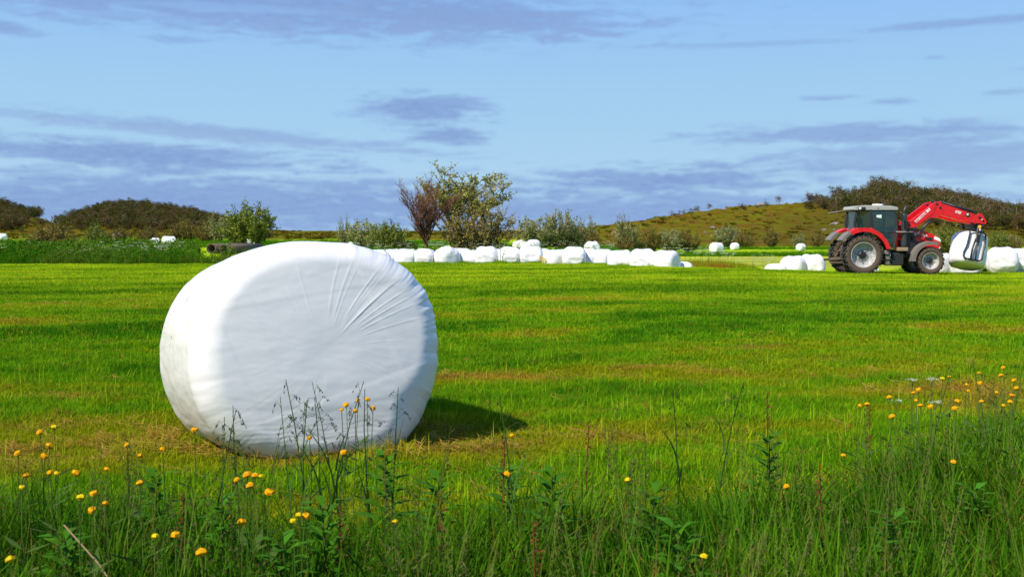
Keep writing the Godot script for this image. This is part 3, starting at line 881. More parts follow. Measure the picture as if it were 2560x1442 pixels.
	for s in [1, -1]:
		st = new_st()
		slab(st, v2([2.0, 0.75, 2.62, 0.75, 2.5, 1.5, 2.38, 2.2, 2.1, 2.36, 1.96, 2.22, 2.12, 1.5]), s * 0.46, s * 0.56)
		box(st, Vector3(2.3, 1.0, s * 0.5), Vector3(0.5, 0.3, 0.3), 0.03)
		for q in [[2.42, 1.98], [2.40, 1.60], [2.66, 1.72]]: box(st, Vector3(q[0], q[1], s * 0.6), Vector3(0.16, 0.16, 0.14), 0.03)
		pipe(st, [Vector3(2.3, 1.95, s * 0.64), Vector3(2.7, 1.86, s * 0.62), Vector3(2.86, 1.98, s * 0.6)], 0.018, 6)
		part("loader_bracket", done(st), M.blackmetal, t)
	for s in [1, -1]:
		st = new_st()
		slab(st, v2([2.02, 2.16, 2.16, 2.02, 2.56, 2.10, 3.10, 2.47, 3.38, 2.48, 3.62, 2.60, 4.40, 2.37, 5.10, 2.27, 5.64, 2.20, 5.70, 2.30, 5.60, 2.46, 5.48, 2.66, 5.34, 2.68, 5.28, 2.60, 3.66, 3.12, 3.58, 3.22, 3.36, 3.18]), s * 0.45, s * 0.57)
		slab(st, v2([2.30, 2.30, 2.62, 2.20, 3.12, 2.56, 3.3, 2.72, 3.4, 3.0, 3.3, 3.05]), s * 0.57, s * 0.585)
		part("loader_arm", done(st), M.red, t)
		st = new_st(true)
		for q in [[3.42, 3.10], [3.58, 2.94], [5.36, 2.50], [5.52, 2.36], [2.2, 2.16]]: pipe(st, [Vector3(q[0], q[1], s * 0.43), Vector3(q[0], q[1], s * 0.60)], 0.05, 10)
		part("pivot_pin", done(st), M.blackmetal, t)
		st = new_st(true)
		pipe(st, [Vector3(2.56, 1.74, s * 0.51), Vector3(2.72, 1.90, s * 0.51)], 0.035, 8)
		part("piston_rod", done(st), M.chrome, t)
		st = new_st(true)
		pipe(st, [Vector3(2.72, 1.90, s * 0.51), Vector3(3.34, 2.52, s * 0.51)], 0.055, 10)
		part("lift_cylinder", done(st), M.blackmetal, t)
		st = new_st(true)
		pipe(st, [Vector3(3.62, 3.22, s * 0.40), Vector3(5.2, 2.74, s * 0.40)], 0.05, 8)
		pipe(st, [Vector3(3.6, 3.25, s * 0.33), Vector3(4.4, 3.04, s * 0.30), Vector3(5.3, 2.76, s * 0.33)], 0.02, 6)
		part("tilt_cylinder", done(st), M.blackmetal, t)
		st = new_st(true)
		pipe(st, [Vector3(4.83, 2.62, s * 0.56), Vector3(4.83, 2.62, s * 0.585)], 0.10, 16)
		part("badge", done(st), M.blackplastic, t)
		st = new_st(true)
		pipe(st, [Vector3(4.83, 2.62, s * 0.58), Vector3(4.83, 2.62, s * 0.595)], 0.055, 16)
		part("badge_disc", done(st), M.whitepaint, t)
		# white band with the maker's lettering, two short bars and a mark at the tip
		st = new_st()
		var dirx := Vector2(cos(0.73), sin(0.73))
		var nr := Vector2(-dirx.y, dirx.x)
		for q in [[0.0, 0.62, 0.055], [0.66, 0.78, 0.06], [0.81, 0.87, 0.06]]:
			var o := Vector2(2.46, 2.30)
			slab(st, [o + dirx * q[0] - nr * q[2], o + dirx * q[1] - nr * q[2], o + dirx * q[1] + nr * q[2], o + dirx * q[0] + nr * q[2]], s * 0.585, s * 0.588)
		slab(st, v2([5.44, 2.40, 5.54, 2.34, 5.58, 2.38, 5.48, 2.44]), s * 0.57, s * 0.574)
		slab(st, v2([5.50, 2.12, 5.62, 2.12, 5.62, 2.16, 5.50, 2.16]), s * 0.40, s * 0.45)
		part("arm_band", done(st), M.whitepaint, t)
		if s > 0:
			text_part("arm_lettering", "MASSEY FERGUSON", 0.062, M.red, Vector3(2.69, 2.505, 0.592), 0.73, t)
			text_part("arm_number", "956", 0.13, M.whitepaint, Vector3(4.40, 2.73, 0.578), -0.24, t, 0.2)
	st = new_st(true)
	for q in [[2.5, 2.22], [3.46, 2.72], [5.4, 2.42]]: pipe(st, [Vector3(q[0], q[1], -0.5), Vector3(q[0], q[1], 0.5)], 0.07, 10)
	part("cross_tube", done(st), M.red, t)
	# bale grab: head, two padded hoop arms, one each side of the bale
	st = new_st()
	box(st, Vector3(5.42, 2.12, 0), Vector3(0.5, 0.2, 0.9), 0.04)
	box(st, Vector3(5.42, 1.96, 0), Vector3(0.34, 0.24, 0.6), 0.05)
	box(st, Vector3(5.38, 1.86, 0), Vector3(0.24, 0.14, 1.66), 0.04)
	part("grab_head", done(st), M.blackmetal, t)
	var ax := Vector3(0.22, 0.94, -0.25).normalized()
	var sx := (Vector3(1, 0, 0) - ax * ax.x).normalized()
	var out := sx.cross(ax)
	for s in [1, -1]:
		var hoop := Node3D.new()
		hoop.name = "grab_arm"
		t.add_child(hoop, true)
		hoop.transform = Transform3D(Basis(sx, ax, out), Vector3(5.16, 1.02, 0) - sx * 0.02 + out * s * 0.835).scaled_local(Vector3(1.12, 1.12, 1.0))
		st = new_st(true)
		var outline := []
		for q in [[-0.30, 0.58], [-0.20, 0.66], [0.22, 0.64], [0.33, 0.56], [0.36, 0.42], [0.36, 0.1], [0.31, -0.25], [0.30, -0.46], [0.22, -0.56], [-0.32, -0.56], [-0.41, -0.47], [-0.42, -0.32], [-0.34, 0.0], [-0.31, 0.3]]: outline.append(Vector3(q[0], q[1], -s * (0.69 - sqrt(0.69 * 0.69 - q[0] * q[0])) - s * maxf(0.0, -q[1] - 0.4) * 0.1))
		pipe(st, outline, 0.038, 8, true)
		pipe(st, [Vector3(-0.05, 0.3, 0), Vector3(-0.14, -0.1, 0), Vector3(-0.16, -0.56, -s * 0.02)], 0.036, 8)
		pipe(st, [Vector3(0.06, 0.2, 0), Vector3(0.03, -0.1, 0), Vector3(0.02, -0.56, -s * 0.02)], 0.036, 8)
		part("hoop", done(st), M.blackmetal, hoop)
		st = new_st()
		box(st, Vector3(0.02, 0.44, 0.0), Vector3(0.17, 0.56, 0.08), 0.02)
		box(st, Vector3(0.04, 0.82, -s * 0.10), Vector3(0.16, 0.34, 0.12), 0.02)
		part("arm_bar", done(st), M.blackmetal, hoop)
		st = new_st()
		box(st, Vector3(0.05, 0.82, -s * 0.03), Vector3(0.10, 0.14, 0.03), 0.01)
		part("warning_label", done(st), M.yellow, hoop)
		st = new_st()
		box(st, Vector3(0.04, 0.60, s * 0.045), Vector3(0.06, 0.22, 0.006), 0.002)
		part("name_label", done(st), M.whitepaint, hoop)
	return t

# ------------------------------------------------------------------ the scene
func _ready() -> void:
	rng.seed = 20240
	for q in [[nA, 5, 0.06], [nB, 17, 0.06], [nC, 29, 0.06]]:
		q[0].seed = q[1]
		q[0].frequency = q[2]
		q[0].fractal_octaves = 3
	# camera
	var cam := Camera3D.new()
	cam.name = "camera"
	add_child(cam)
	cam.position = Vector3(0, 1.5, 0)
	cam.rotation.x = -atan(133.0 / 2745.0)
	var lens := CameraAttributesPhysical.new()
	lens.frustum_focal_length = 45.69
	lens.frustum_near = 0.1
	lens.frustum_far = 6000.0
	lens.frustum_focus_distance = 11.0
	lens.exposure_aperture = 9.0
	cam.attributes = lens
	cam.current = true
	# sky, sun, exposure
	var env := Environment.new()
	env.background_mode = Environment.BG_SKY
	var sky := Sky.new()
	var pan := PanoramaSkyMaterial.new()
	pan.panorama = make_sky()
	sky.sky_material = pan
	env.sky = sky
	env.background_energy_multiplier = 0.71
	env.tonemap_mode = Environment.TONE_MAPPER_LINEAR
	env.tonemap_exposure = 1.4
	env.sdfgi_enabled = true
	env.ssao_enabled = true
	env.ssil_enabled = true
	var we := WorldEnvironment.new()
	we.name = "world_environment"
	we.environment = env
	add_child(we)
	var sun := DirectionalLight3D.new()
	sun.name = "sun"
	sun.light_energy = 1.5
	sun.light_color = Color(1.0, 0.955, 0.88)
	sun.light_angular_distance = 0.53
	sun.shadow_enabled = true
	add_child(sun)
	var az := deg_to_rad(-48.0)
	var el := deg_to_rad(47.0)
	sun.look_at_from_position(Vector3(sin(az) * cos(el), sin(el), cos(az) * cos(el)) * 50.0, Vector3.ZERO)
	make_materials()
	make_land()
	make_bales()
	make_pipes()
	make_woody()
	tractor_and_load()
	make_sward()
	make_margin()
	make_foreground()

func make_materials() -> void:
	M.film = mat(0.74, 0.74, 0.742, 0.27, 0.0, true)
	M.film.clearcoat_enabled = true
	M.film.clearcoat = 0.06
	M.film.clearcoat_roughness = 0.12
	M.film.normal_enabled = false
	var wn := FastNoiseLite.new()
	wn.seed = 8
	wn.frequency = 0.012
	wn.fractal_octaves = 5
	var wt := NoiseTexture2D.new()
	wt.width = 512
	wt.height = 512
	wt.seamless = true
	wt.noise = wn
	wt.as_normal_map = true
	wt.bump_strength = 5.0
	M.film.normal_texture = wt
	M.film.normal_scale = 0.03
	M.film.uv1_triplanar = true
	M.film.uv1_scale = Vector3(0.9, 2.4, 0.9)
	M.ground = mat(1, 1, 1, 0.95, 0.0, true)
	M.ground.metallic_specular = 0.1
	M.grass = leafmat(1, 1, 1, 0.55)
	M.leaf = leafmat(1, 1, 1, 0.45)
	M.bark = mat(1, 1, 1, 0.9, 0.0, true)
	M.petal = leafmat(1, 1, 1, 0.4, 0.45)
	M.red = mat(0.72, 0.006, 0.010, 0.35)
	M.red.clearcoat_enabled = true
	M.red.clearcoat = 0.25
	M.red.clearcoat_roughness = 0.08
	M.red.albedo_texture = noise_tex(0.02, [Color(0.80, 0.76, 0.70), Color(1, 1, 1), Color(0.94, 0.93, 0.92)], [0.0, 0.55, 1.0], 256, 12)
	M.red.uv1_triplanar = true
	M.red.uv1_scale = Vector3(0.7, 0.7, 0.7)
	M.tyre = mat(1, 1, 1, 0.85, 0.0, true)
	M.rim = mat(0.46, 0.47, 0.49, 0.45)
	M.rim.albedo_texture = noise_tex(0.03, [Color(0.62, 0.56, 0.50), Color(1, 1, 1), Color(0.86, 0.84, 0.82)], [0.1, 0.6, 1.0], 256, 21)
	M.rim.uv1_triplanar = true
	M.blackmetal = mat(0.014, 0.015, 0.020, 0.42)
	M.blackplastic = mat(0.020, 0.020, 0.024, 0.5)
	M.greyplastic = mat(0.17, 0.15, 0.135, 0.6)
	M.darkgrey = mat(0.035, 0.037, 0.042, 0.38)
	M.silver = mat(0.36, 0.36, 0.34, 0.4)
	M.tan = mat(0.30, 0.22, 0.13, 0.7)
	M.whitepaint = mat(0.80, 0.80, 0.80, 0.4)
	M.lamp = mat(0.85, 0.86, 0.86, 0.15)
	M.seat = mat(0.03, 0.035, 0.045, 0.8)
	M.paper = mat(0.75, 0.82, 0.80, 0.8)
	M.orange = mat(0.42, 0.07, 0.015, 0.5)
	M.teal = mat(0.10, 0.50, 0.48, 0.4)
	M.yellow = mat(0.75, 0.42, 0.01, 0.5)
	M.chrome = mat(0.8, 0.8, 0.82, 0.15, 1.0)
	M.rustmetal = mat(0.10, 0.070, 0.050, 0.75)
	M.glass = mat(0.10, 0.22, 0.22, 0.06)
	M.glass.albedo_color = Color(0.10, 0.24, 0.25, 0.42)
	M.glass.transparency = BaseMaterial3D.TRANSPARENCY_ALPHA
	M.concrete = mat(0.20, 0.15, 0.11, 0.9)
	M.concrete.albedo_texture = noise_tex(0.02, [Color(0.6, 0.56, 0.5), Color(1, 1, 1)], [0.2, 0.8], 256, 5)
	M.concrete.uv1_triplanar = true
	M.rock = mat(0.20, 0.185, 0.165, 0.9)

func make_land() -> void:
	var xs := PackedFloat32Array()
	for i in 241:
		var u := (i - 120) / 120.0
		xs.append(62.0 * u + 1500.0 * pow(u, 7))
	var ds := PackedFloat32Array()
	var d := -40.0
	while d < 2500.0:
		ds.append(d)
		d += (2.0 if d < 2.0 else 0.22 if d < 20 else 0.4 if d < 75 else d * 0.02)
	tag(part("ground", grid_mesh(xs, ds, height, ground_color), M.ground, self), "grassy land, mown field in front and rough heath beyond", "", "", "structure")
	for side in [1, -1]:
		var hx := PackedFloat32Array()
		var x := -80.0 if side > 0 else -420.0
		while x < (402.0 if side > 0 else 0.0):
			hx.append(x)
			x += 1.6 if absf(x) < 215 else 6.0
		var hd := PackedFloat32Array()
		var q := 190.0 if side > 0 else 300.0
		while q < 600:
			hd.append(q)
			q += 2.2 if q < 440 else 12.0
		var hh := func(a: float, b: float) -> float:
			var k := hill(a, b)
			return height(a, b) + (k if k > 0.12 else -0.6)
		var hc := func(a: float, b: float) -> Color:
			var n := nB.get_noise_2d(a * 2.0, b * 2.0)
			var n2 := nC.get_noise_2d(a * 5.0, b * 5.0)
			var n3 := nA.get_noise_2d(a * 14.0, b * 7.0)
			var c := HEATH.lerp(RUST, ss(-0.15, 0.3, n + 0.5 * n2))
			c = c.lerp(Color(0.105, 0.125, 0.005), ss(0.08, 0.45, -n + 0.4 * n2))
			c = c.lerp(Color(0.070, 0.058, 0.008), ss(104, 140, a + 0.36 * (420.0 - b)) * 0.7)
			return c * (1.0 + 0.28 * n3 + 0.2 * n2)
		tag(part("hill", grid_mesh(hx, hd, hh, hc), M.ground, self), "low heath hill with brown and green patches and rocks" if side > 0 else "low dark wooded rise behind the bales at the far side", "", "", "structure")

func make_bales() -> void:
	bale_kinds.clear()
	for i in 6: bale_kinds.append(bale_mesh({"seed": 31 + i, "rx": 0.60, "ry": 0.57, "len": 1.12, "sh": 0.25 + 0.04 * (i % 3), "phis": 56, "rows": 44, "lump": 0.13, "dirt": 0.45}))
	bale_kinds.append(bale_mesh({"seed": 60, "rx": 0.67, "ry": 0.67, "len": 1.3, "sh": 0.16, "phis": 64, "rows": 50, "lump": 0.05}))
	bale_kinds.append(bale_mesh({"seed": 66, "rx": 0.62, "ry": 0.55, "len": 1.1, "sh": 0.22, "phis": 48, "rows": 40, "lump": 0.2, "dirt": 0.8, "stain": Color(0.75, 0.62, 0.36)}))
	var big := part("silage_bale", bale_mesh({"seed": 4, "rx": 0.875, "ry": 0.755, "len": 1.66, "sh": 0.18, "phis": 720, "rows": 260, "lump": 0.015, "fine": true}), M.film, self)
	big.transform = Transform3D(Basis(Vector3.UP, deg_to_rad(26.0)) * Basis(Vector3.RIGHT, deg_to_rad(-6.0)), Vector3(-1.595, height(-1.585, 8.1) - 0.085, -8.1))
	tag(big, "huge white plastic-wrapped round bale lying close by on the mown field", "bale")
	var g := "white bales in the long row along the field edge"
	# [x, d, size, turn, kind, words]
	var row := [
		[-7.0, 58.2, 0.98, 0.2, 0, "white bale at the near end of the long row, half hidden by the huge bale"],
		[-7.75, 60.2, 1.0, 1.3, 1, "white bale poking out just over the rim of the huge bale"],
		[-6.55, 60.0, 1.02, 0.9, 2, "rear row white bale behind the bale next to the huge one"],
		[-5.60, 57.9, 0.98, 1.5, 3, "second front white bale from the huge bale, below the bare brown tree's foot"],
		[-4.62, 57.9, 0.96, 1.35, 4, "front white bale under the bare brown tree with weeds against it"],
		[-3.42, 57.7, 1.02, 0.5, 5, "squat white bale standing forward beside a weedy gap in the row"],
		[-2.75, 59.6, 1.06, 1.2, 0, "rear row white bale rising behind the squat bale"],
		[-2.35, 58.2, 0.98, 1.5, 1, "front white bale directly right of the squat one below the big bush"],
		[-1.35, 57.8, 1.04, 1.7, 2, "round front white bale casting shade on a green tuft to its right"],
		[-0.95, 59.8, 1.06, 1.4, 3, "rear row white bale with a thin dead stalk before it"],
		[-0.12, 57.8, 1.02, 1.5, 4, "front white bale just right of the thin dead stalk"],
		[0.35, 59.8, 0.98, 1.4, 5, "rear row white bale in front of the two touching bales"],
		[1.0, 57.8, 1.06, 1.6, 0, "front white bale beside the bright yellow flower clump"],
		[1.55, 59.6, 1.06, 1.1, 1, "rear row white bale with a pleated end facing the gap by the yellow clump"],
		[2.20, 56.9, 0.98, 0.7, 2, "low front white bale just right of the yellow flower clump"],
		[2.85, 59.0, 1.02, 1.5, 3, "rear white bale between the yellow clump and the bale set on the row"],
		[3.20, 56.5, 1.04, 1.5, 4, "front white bale with a dark fold running down its right side"],
		[3.95, 57.3, 1.08, 0.9, 5, "white bale with a deep triangular shadow under the bale set on the row"],
		[4.75, 57.0, 1.04, 0.75, 0, "white bale with a second triangular shadow beside it"],
		[5.35, 54.4, 1.06, 1.5, 1, "broad front white bale with dry stalks along its foot"],
		[6.35, 53.2, 1.10, 1.6, 2, "broad rounded white bale with orange dry grass before it"],
		[7.35, 52.8, 1.10, 0.95, 3, "white bale with its shaded end turned away, last full bale before the weeds"],
		[8.25, 53.4, 1.0, 1.4, 4, "low white bale sunk in orange weeds at the end of the long row"],
	]
	var lifts := {14: -0.36, 16: -0.24, 19: -0.27, 20: -0.30, 21: -0.28, 22: -0.52}
	for i in row.size(): bale(row[i][5], row[i][0], row[i][1], row[i][2], row[i][3], row[i][4], g, lifts.get(i, 0.0))
	g = "white bales lying behind the tractor"
	for q in [[12.85, 53.4, 0.95, 1.1, 1, -0.42, "lowest white bale in the grass left of the tractor"], [13.75, 53.6, 1.06, 0.9, 2, -0.12, "pointed white bale in the middle of three left of the tractor"], [14.75, 54.0, 1.06, 1.5, 5, 0.0, "white bale partly hidden by the tractor's rear wheel"],
		[17.5, 53.6, 0.9, 1.5, 0, -0.45, "white bale seen under the tractor between its wheels"], [20.75, 53.4, 1.06, 0.6, 3, -0.1, "white bale just behind the tractor's front wheel"], [21.75, 52.6, 1.02, 1.5, 4, -0.3, "low white bale below the bale held in the grab"],
		[22.35, 53.6, 1.08, 1.2, 1, 0.0, "white bale peeping out right of the bale held in the grab"], [23.5, 52.6, 1.14, 1.5, 2, -0.05, "broad white bale at the frame's edge right of the tractor"], [24.7, 53.4, 1.1, 1.5, 0, -0.05, "white bale cut by the frame's edge right of the tractor"]]:
		bale(q[6], q[0], q[1], q[2], q[3], q[4], g, q[5])
	g = "white bales scattered over the far fields"
	for q in [[-76.6, 165, 1.1, -0.9, 1, 0.0, "white bale with a smudged side, cut by the frame's left edge"], [-59.2, 165, 1.0, -0.8, 6, 0.0, "white bale crossed by dark twigs, before the brown wooded rise"], [-36.9, 118, 1.0, -1.05, 6, 0.0, "bigger white bale of the touching pair in the field at left"], [-41.6, 128, 0.98, -1.0, 2, -0.1, "smaller white bale of the touching pair in the field at left"],
		[-18.6, 128, 0.95, -1.05, 3, -0.5, "half sunk little white bale just above the huge bale's shoulder"], [1.95, 100, 0.96, -1.1, 0, 0.0, "bigger right-hand bale of two touching white bales by the dark bush"], [1.25, 99, 0.92, -1.3, 4, -0.14, "smaller left-hand bale of two touching white bales by the dark bush"], [0.75, 106, 0.95, 0.4, 7, 0.0, "grubby torn old bale showing yellow straw behind two white bales"],
		[6.28, 86, 0.98, -1.1, 5, -0.05, "single white bale standing right above the row near its middle"], [26.7, 143, 1.1, -0.95, 6, 0.0, "tilted rounded white bale on the far green strip, left of its neighbour"], [33.7, 166, 1.0, -1.2, 0, 0.0, "small boxy white bale on the far green strip beside the tilted one"], [42.1, 160, 1.0, -0.85, 3, 0.0, "lone white bale on the far strip nearest the tractor"]]:
		bale(q[6], q[0], q[1], q[2], q[3], q[4], g, q[5], 0.12 if q[0] == 26.7 else 0.0)

func make_pipes() -> void:
	for i in 2:
		var st := new_st(true)
		lathe(st, [Vector2(0.40, 1.6), Vector2(0.40, -5.0), Vector2(0.34, -5.0), Vector2(0.335, 1.6), Vector2(0.40, 1.6)], 30)
		var o := part("concrete_pipe", done(st), M.concrete, self)
		tag(o, ["grey concrete drain pipe with its whole open mouth in view", "grey concrete drain pipe with its mouth half behind the huge bale"][i], "pipe", "concrete pipes lying side by side")
		o.transform = Transform3D(Basis(Vector3.UP, -0.20), Vector3(-23.2 + 0.92 * i, height(-23, 87) + 0.46 - 0.06 * i, -87.3 - 0.2 * i))

func make_woody() -> void:
	var SILVER := [Color(0.260, 0.285, 0.105), Color(0.190, 0.230, 0.070), Color(0.340, 0.335, 0.160)]
	var OL := [Color(0.220, 0.165, 0.036), Color(0.175, 0.160, 0.028), Color(0.265, 0.195, 0.065), Color(0.140, 0.145, 0.028)]
	var GR := [Color(0.180, 0.230, 0.035), Color(0.225, 0.255, 0.055), Color(0.140, 0.180, 0.030)]
	var DK := [Color(0.040, 0.070, 0.016), Color(0.065, 0.095, 0.022), Color(0.09, 0.11, 0.04)]
	var A := bush_meshes(1.0, 1.0, 46, 15, 0.050, SILVER)
	var B := bush_meshes(1.0, 1.0, 44, 16, 0.045, OL)
	var C := bush_meshes(1.0, 1.1, 64, 18, 0.046, GR)
	var D := bush_meshes(1.0, 1.2, 38, 20, 0.050, DK)
	var E := bush_meshes(1.0, 0.8, 30, 12, 0.050, SILVER, 0.5)
	var big := bush_meshes(1.0, 1.15, 56, 17, 0.036, OL + [Color(0.30, 0.25, 0.07), Color(0.36, 0.30, 0.10), Color(0.32, 0.26, 0.075), Color(0.26, 0.24, 0.07)])
	# [meshes, x, d, height, width factor, words]
	for q in [
		[B, -34.0, 82, 2.75, 1.15, "olive brown thicket in the tall weeds near the frame's left side"], [C, -32.6, 86, 2.45, 0.7, "greener bush touching the right of the olive brown thicket"],
		[B, -57.0, 131, 1.7, 1.3, "low brown scrub between the leftmost bale and the olive thicket"], [B, -53.5, 150, 2.3, 1.4, "brown scrub just behind the bale crossed by twigs"], [B, -50.0, 151, 2.4, 1.3, "yellow-brown scrub right of the bale crossed by twigs"],
		[B, -45.5, 152, 3.2, 1.5, "wide brown bush behind the touching pair of bales at left"], [E, -39.2, 146, 4.3, 0.8, "thin-topped bush between the wooded rise and the big round bush"], [B, -41.5, 149, 2.9, 1.1, "brown bush beneath the thin-topped one"],
		[C, -28.7, 120, 5.0, 1.08, "big round green bush standing behind the concrete pipes"], [E, -16.8, 110, 3.5, 0.5, "thin young tree behind the huge bale's right shoulder"], [A, -14.1, 105, 3.3, 0.95, "pale silver-green bush behind the half sunk bale"],
		[C, -10.3, 92, 2.75, 1.0, "dense green bush left of the bare brown tree"], [D, -8.2, 84, 1.3, 1.4, "low dark green bush at the foot of the bare brown tree"], [big, -2.4, 78, 3.9, 1.2, "large spreading olive bush in front of the tallest tree"],
		[A, 2.7, 112, 3.7, 1.15, "silvery bush behind the two touching white bales"], [A, 5.0, 114, 4.5, 0.75, "taller upright grey-green bush right of the silvery one"], [D, 5.9, 109, 2.3, 1.2, "dark shaded bush low beside the upright grey-green one"],
		[E, 8.8, 130, 3.9, 0.85, "feathery pale bush above the single bale near the row's middle"], [B, 8.9, 128, 2.2, 1.3, "brown undergrowth beneath the feathery pale bush"], [E, 12.7, 125, 4.4, 0.85, "thin upright pale bush alone against the sky"], [B, 12.8, 124, 2.3, 1.0, "brown bush low under the thin upright pale one"],
		[B, 17.6, 140, 3.5, 0.95, "olive bush at the foot of the open hill, left of the denser one"], [D, 15.2, 134, 1.6, 1.5, "low dark green scrub at the hill's foot by the field edge"], [A, 21.6, 150, 3.6, 1.1, "grey-green bush at the hill's foot, left half of a close pair"], [B, 24.2, 150, 3.3, 0.95, "brown-green bush at the hill's foot, right half of a close pair"],
		[A, 36.0, 184, 4.2, 0.95, "pale green bush behind the tilted far bale"], [B, 38.3, 180, 2.9, 1.25, "round clipped-looking brown bush right of the small boxy bale"], [B, 44.0, 186, 3.4, 0.9, "sparse brown bush between the round one and the lone bale"], [E, 48.6, 186, 2.6, 1.1, "pale little bush just behind the lone far bale"], [B, 52.2, 188, 2.7, 1.0, "faint brown bush right of the lone far bale"],
		[C, 47.5, 120, 3.5, 1.05, "fresh green bush behind the tractor's bonnet"], [A, 44.0, 124, 2.9, 1.0, "grey-green bush seen under the loader arm"], [C, 66.5, 150, 3.2, 0.75, "light green young bush right of the held bale"], [B, 68.6, 150, 2.4, 1.0, "brown bush beside the light green young one at right"], [A, 71.0, 156, 2.7, 0.9, "pale bush nearest the frame's right edge"],
	]: plant("bush", q[5], "bush", q[0], q[1], q[2], q[3], q[4], null, "bushes between the fields")
	# the bare reddish tree and the tall leafy one
	var v := Veg.new()
	var tips := []
	grow(v, tips, Vector3.ZERO, Vector3(0.05, 1, 0), 1.0, 0.17, 0, {"levels": 1, "kids": [0], "wander": 0.05, "lift": 0.1, "first": 0.5, "spread": 0.5, "shorten": 1.0, "bark": Color(0.22, 0.12, 0.08)})
	for i in 12:
		grow(v, tips, Vector3(0.02, rf(0.55, 1.05), 0), (flat_dir() * rf(0.25, 0.75) + Vector3.UP).normalized(), rf(2.6, 3.9), 0.06, 0, {"levels": 3, "kids": [11, 7, 4], "wander": 0.14, "lift": 0.09, "first": 0.2, "spread": 0.62, "shorten": 0.72, "bark": Color(0.140, 0.062, 0.034)})
	var f := Veg.new()
	leaves(f, tips, 1, 0.06, 0.05, [Color(0.20, 0.085, 0.035), Color(0.16, 0.07, 0.035), Color(0.21, 0.14, 0.03)])
	plant("bare_tree", "leafless reddish brown tree with fine twigs and a pale red trunk", "tree", [v.mesh(), f.mesh()], -6.2, 80, 0.95, 0.95, null, "", ["trunk", "twig_tips"])
	v = Veg.new()
	f = Veg.new()
	tips = []
	for i in 15:
		grow(v, tips, flat_dir() * 0.3 + Vector3(0, 0.3, 0), (flat_dir() * rf(0.15, 0.8) + Vector3.UP).normalized(), rf(3.5, 4.4), 0.07, 0, {"levels": 3, "kids": [7, 4, 3], "wander": 0.08, "lift": 0.03, "first": 0.45, "spread": 0.75, "shorten": 0.68, "bark": Color(0.16, 0.125, 0.09)})
	tips = tips.filter(func(q): return q[0].y > 2.5 + 0.5 * absf(q[0].x))
	leaves(f, tips, 7, 0.15, 0.17, [Color(0.29, 0.29, 0.060), Color(0.34, 0.29, 0.065), Color(0.23, 0.25, 0.055), Color(0.40, 0.37, 0.12), Color(0.16, 0.19, 0.04)])
	plant("leafy_tree", "tallest tree, open olive crown with grey limbs behind the bare brown one", "tree", [v.mesh(), f.mesh()], -4.05, 86, 1.12, 1.12, null, "", ["limbs", "crown"])
	# a few bright blossoms peeping over the huge bale
	v = Veg.new()
	f = Veg.new()
	for i in 6:
		var p := Vector3(rf(-0.3, 0.3), rf(0.5, 1.05), rf(-0.2, 0.2))
		v.tube([Vector3(p.x * 0.4, 0, 0), p * Vector3(0.8, 0.5, 0.8), p], 0.014, 0.008, 3, Color(0.1, 0.14, 0.03))
		for k in 34: f.leaf(p + rdir() * Vector3(0.07, 0.15, 0.07), rdir(), rdir(), 0.08, 0.035, Color(0.82, 0.81, 0.74))
	plant("white_blossom", "clump of bright white blossom peeping over the huge bale's top", "flowers", [v.mesh(), f.mesh()], -22.3, 94, 1.05, 1.0, null, "", ["stems", "blossom"])
	# hill woods
	var BR := [Color(0.130, 0.088, 0.036), Color(0.105, 0.076, 0.034), Color(0.110, 0.096, 0.022), Color(0.150, 0.108, 0.056)]
	var GD := [Color(0.055, 0.074, 0.016), Color(0.080, 0.092, 0.018), Color(0.100, 0.082, 0.028)]
	var kinds := [far_tree(1.0, 0.75, BR, true), far_tree(1.0, 0.9, BR), far_tree(1.0, 0.8, BR + GD), far_tree(1.0, 0.85, GD), far_tree(1.0, 0.7, BR, true), far_tree(1.0, 0.95, GD + BR)]
	var protos := []
	for side in [1, -1]:
		var n := 0
		var tries := 0
		var grp := "trees of the wood behind the tractor" if side > 0 else "trees of the low wood at left"
		while n < (185 if side > 0 else 115) and tries < 9000:
			tries += 1
			var u := rf(98, 196) if side > 0 else rf(-222, -104)
			var d := rf(235, 440) if side > 0 else rf(305, 440)
			var x: float = u - 0.36 * (420.0 - d) * side
			var up := hill(x, d)
			if side > 0:
				if up < 0.8: continue
				var dens := ss(110, 126, u) * (1.0 - ss(186, 192, u)) * ss(lerpf(320, 228, ss(120, 160, u)), lerpf(370, 250, ss(120, 160, u)), d)
				if u > 136 and u < 153 and d > 385: dens *= 0.5
				if nC.get_noise_2d(x * 2.5, d * 1.2) < -0.16 and u < 160: dens *= 0.25
				if rng.randf() > dens: continue
			elif up < 0.35 or (u > -180 and u < -169 and rng.randf() < 0.75): continue
			var k := rng.randi() % 6
			if side < 0 and rng.randf() < 0.5: k = 3 if rng.randf() < 0.6 else 5
			var look: String = ["brown leafless birch", "brown bushy birch", "mixed brown and olive tree", "dark green tree", "thin brown bare birch", "olive and brown rounded tree"][k]
			var spot := "on the skyline" if d > 405 else "mid-slope" if d > (345 if side > 0 else 370) else "low down"
			var where := "by the open slope" if u < 130 and side > 0 else "above the tractor" if u < 160 and side > 0 else "behind the held bale" if side > 0 else "left of the gap" if u < -178 else "near the round bush" if u > -140 else "right of the gap"
			var words := "%s %s in the %s, %s" % [look, spot, "hill wood" if side > 0 else "low wood", where]
			var t: Node3D
			if protos.size() < 12 and protos.size() <= k:
				k = protos.size()
				t = thing("birch_tree", words, "tree", Vector3.ZERO, 0, grp)
				part("trunk", kinds[k][0], M.bark, t)
				part("crown", kinds[k][1], M.leaf, t)
				protos.append(t)
			else: t = copy(protos[k], words, grp)
			var h := lerpf(2.8, 6.8, sqrt(rng.randf())) if side > 0 else rf(3.8, 5.6)
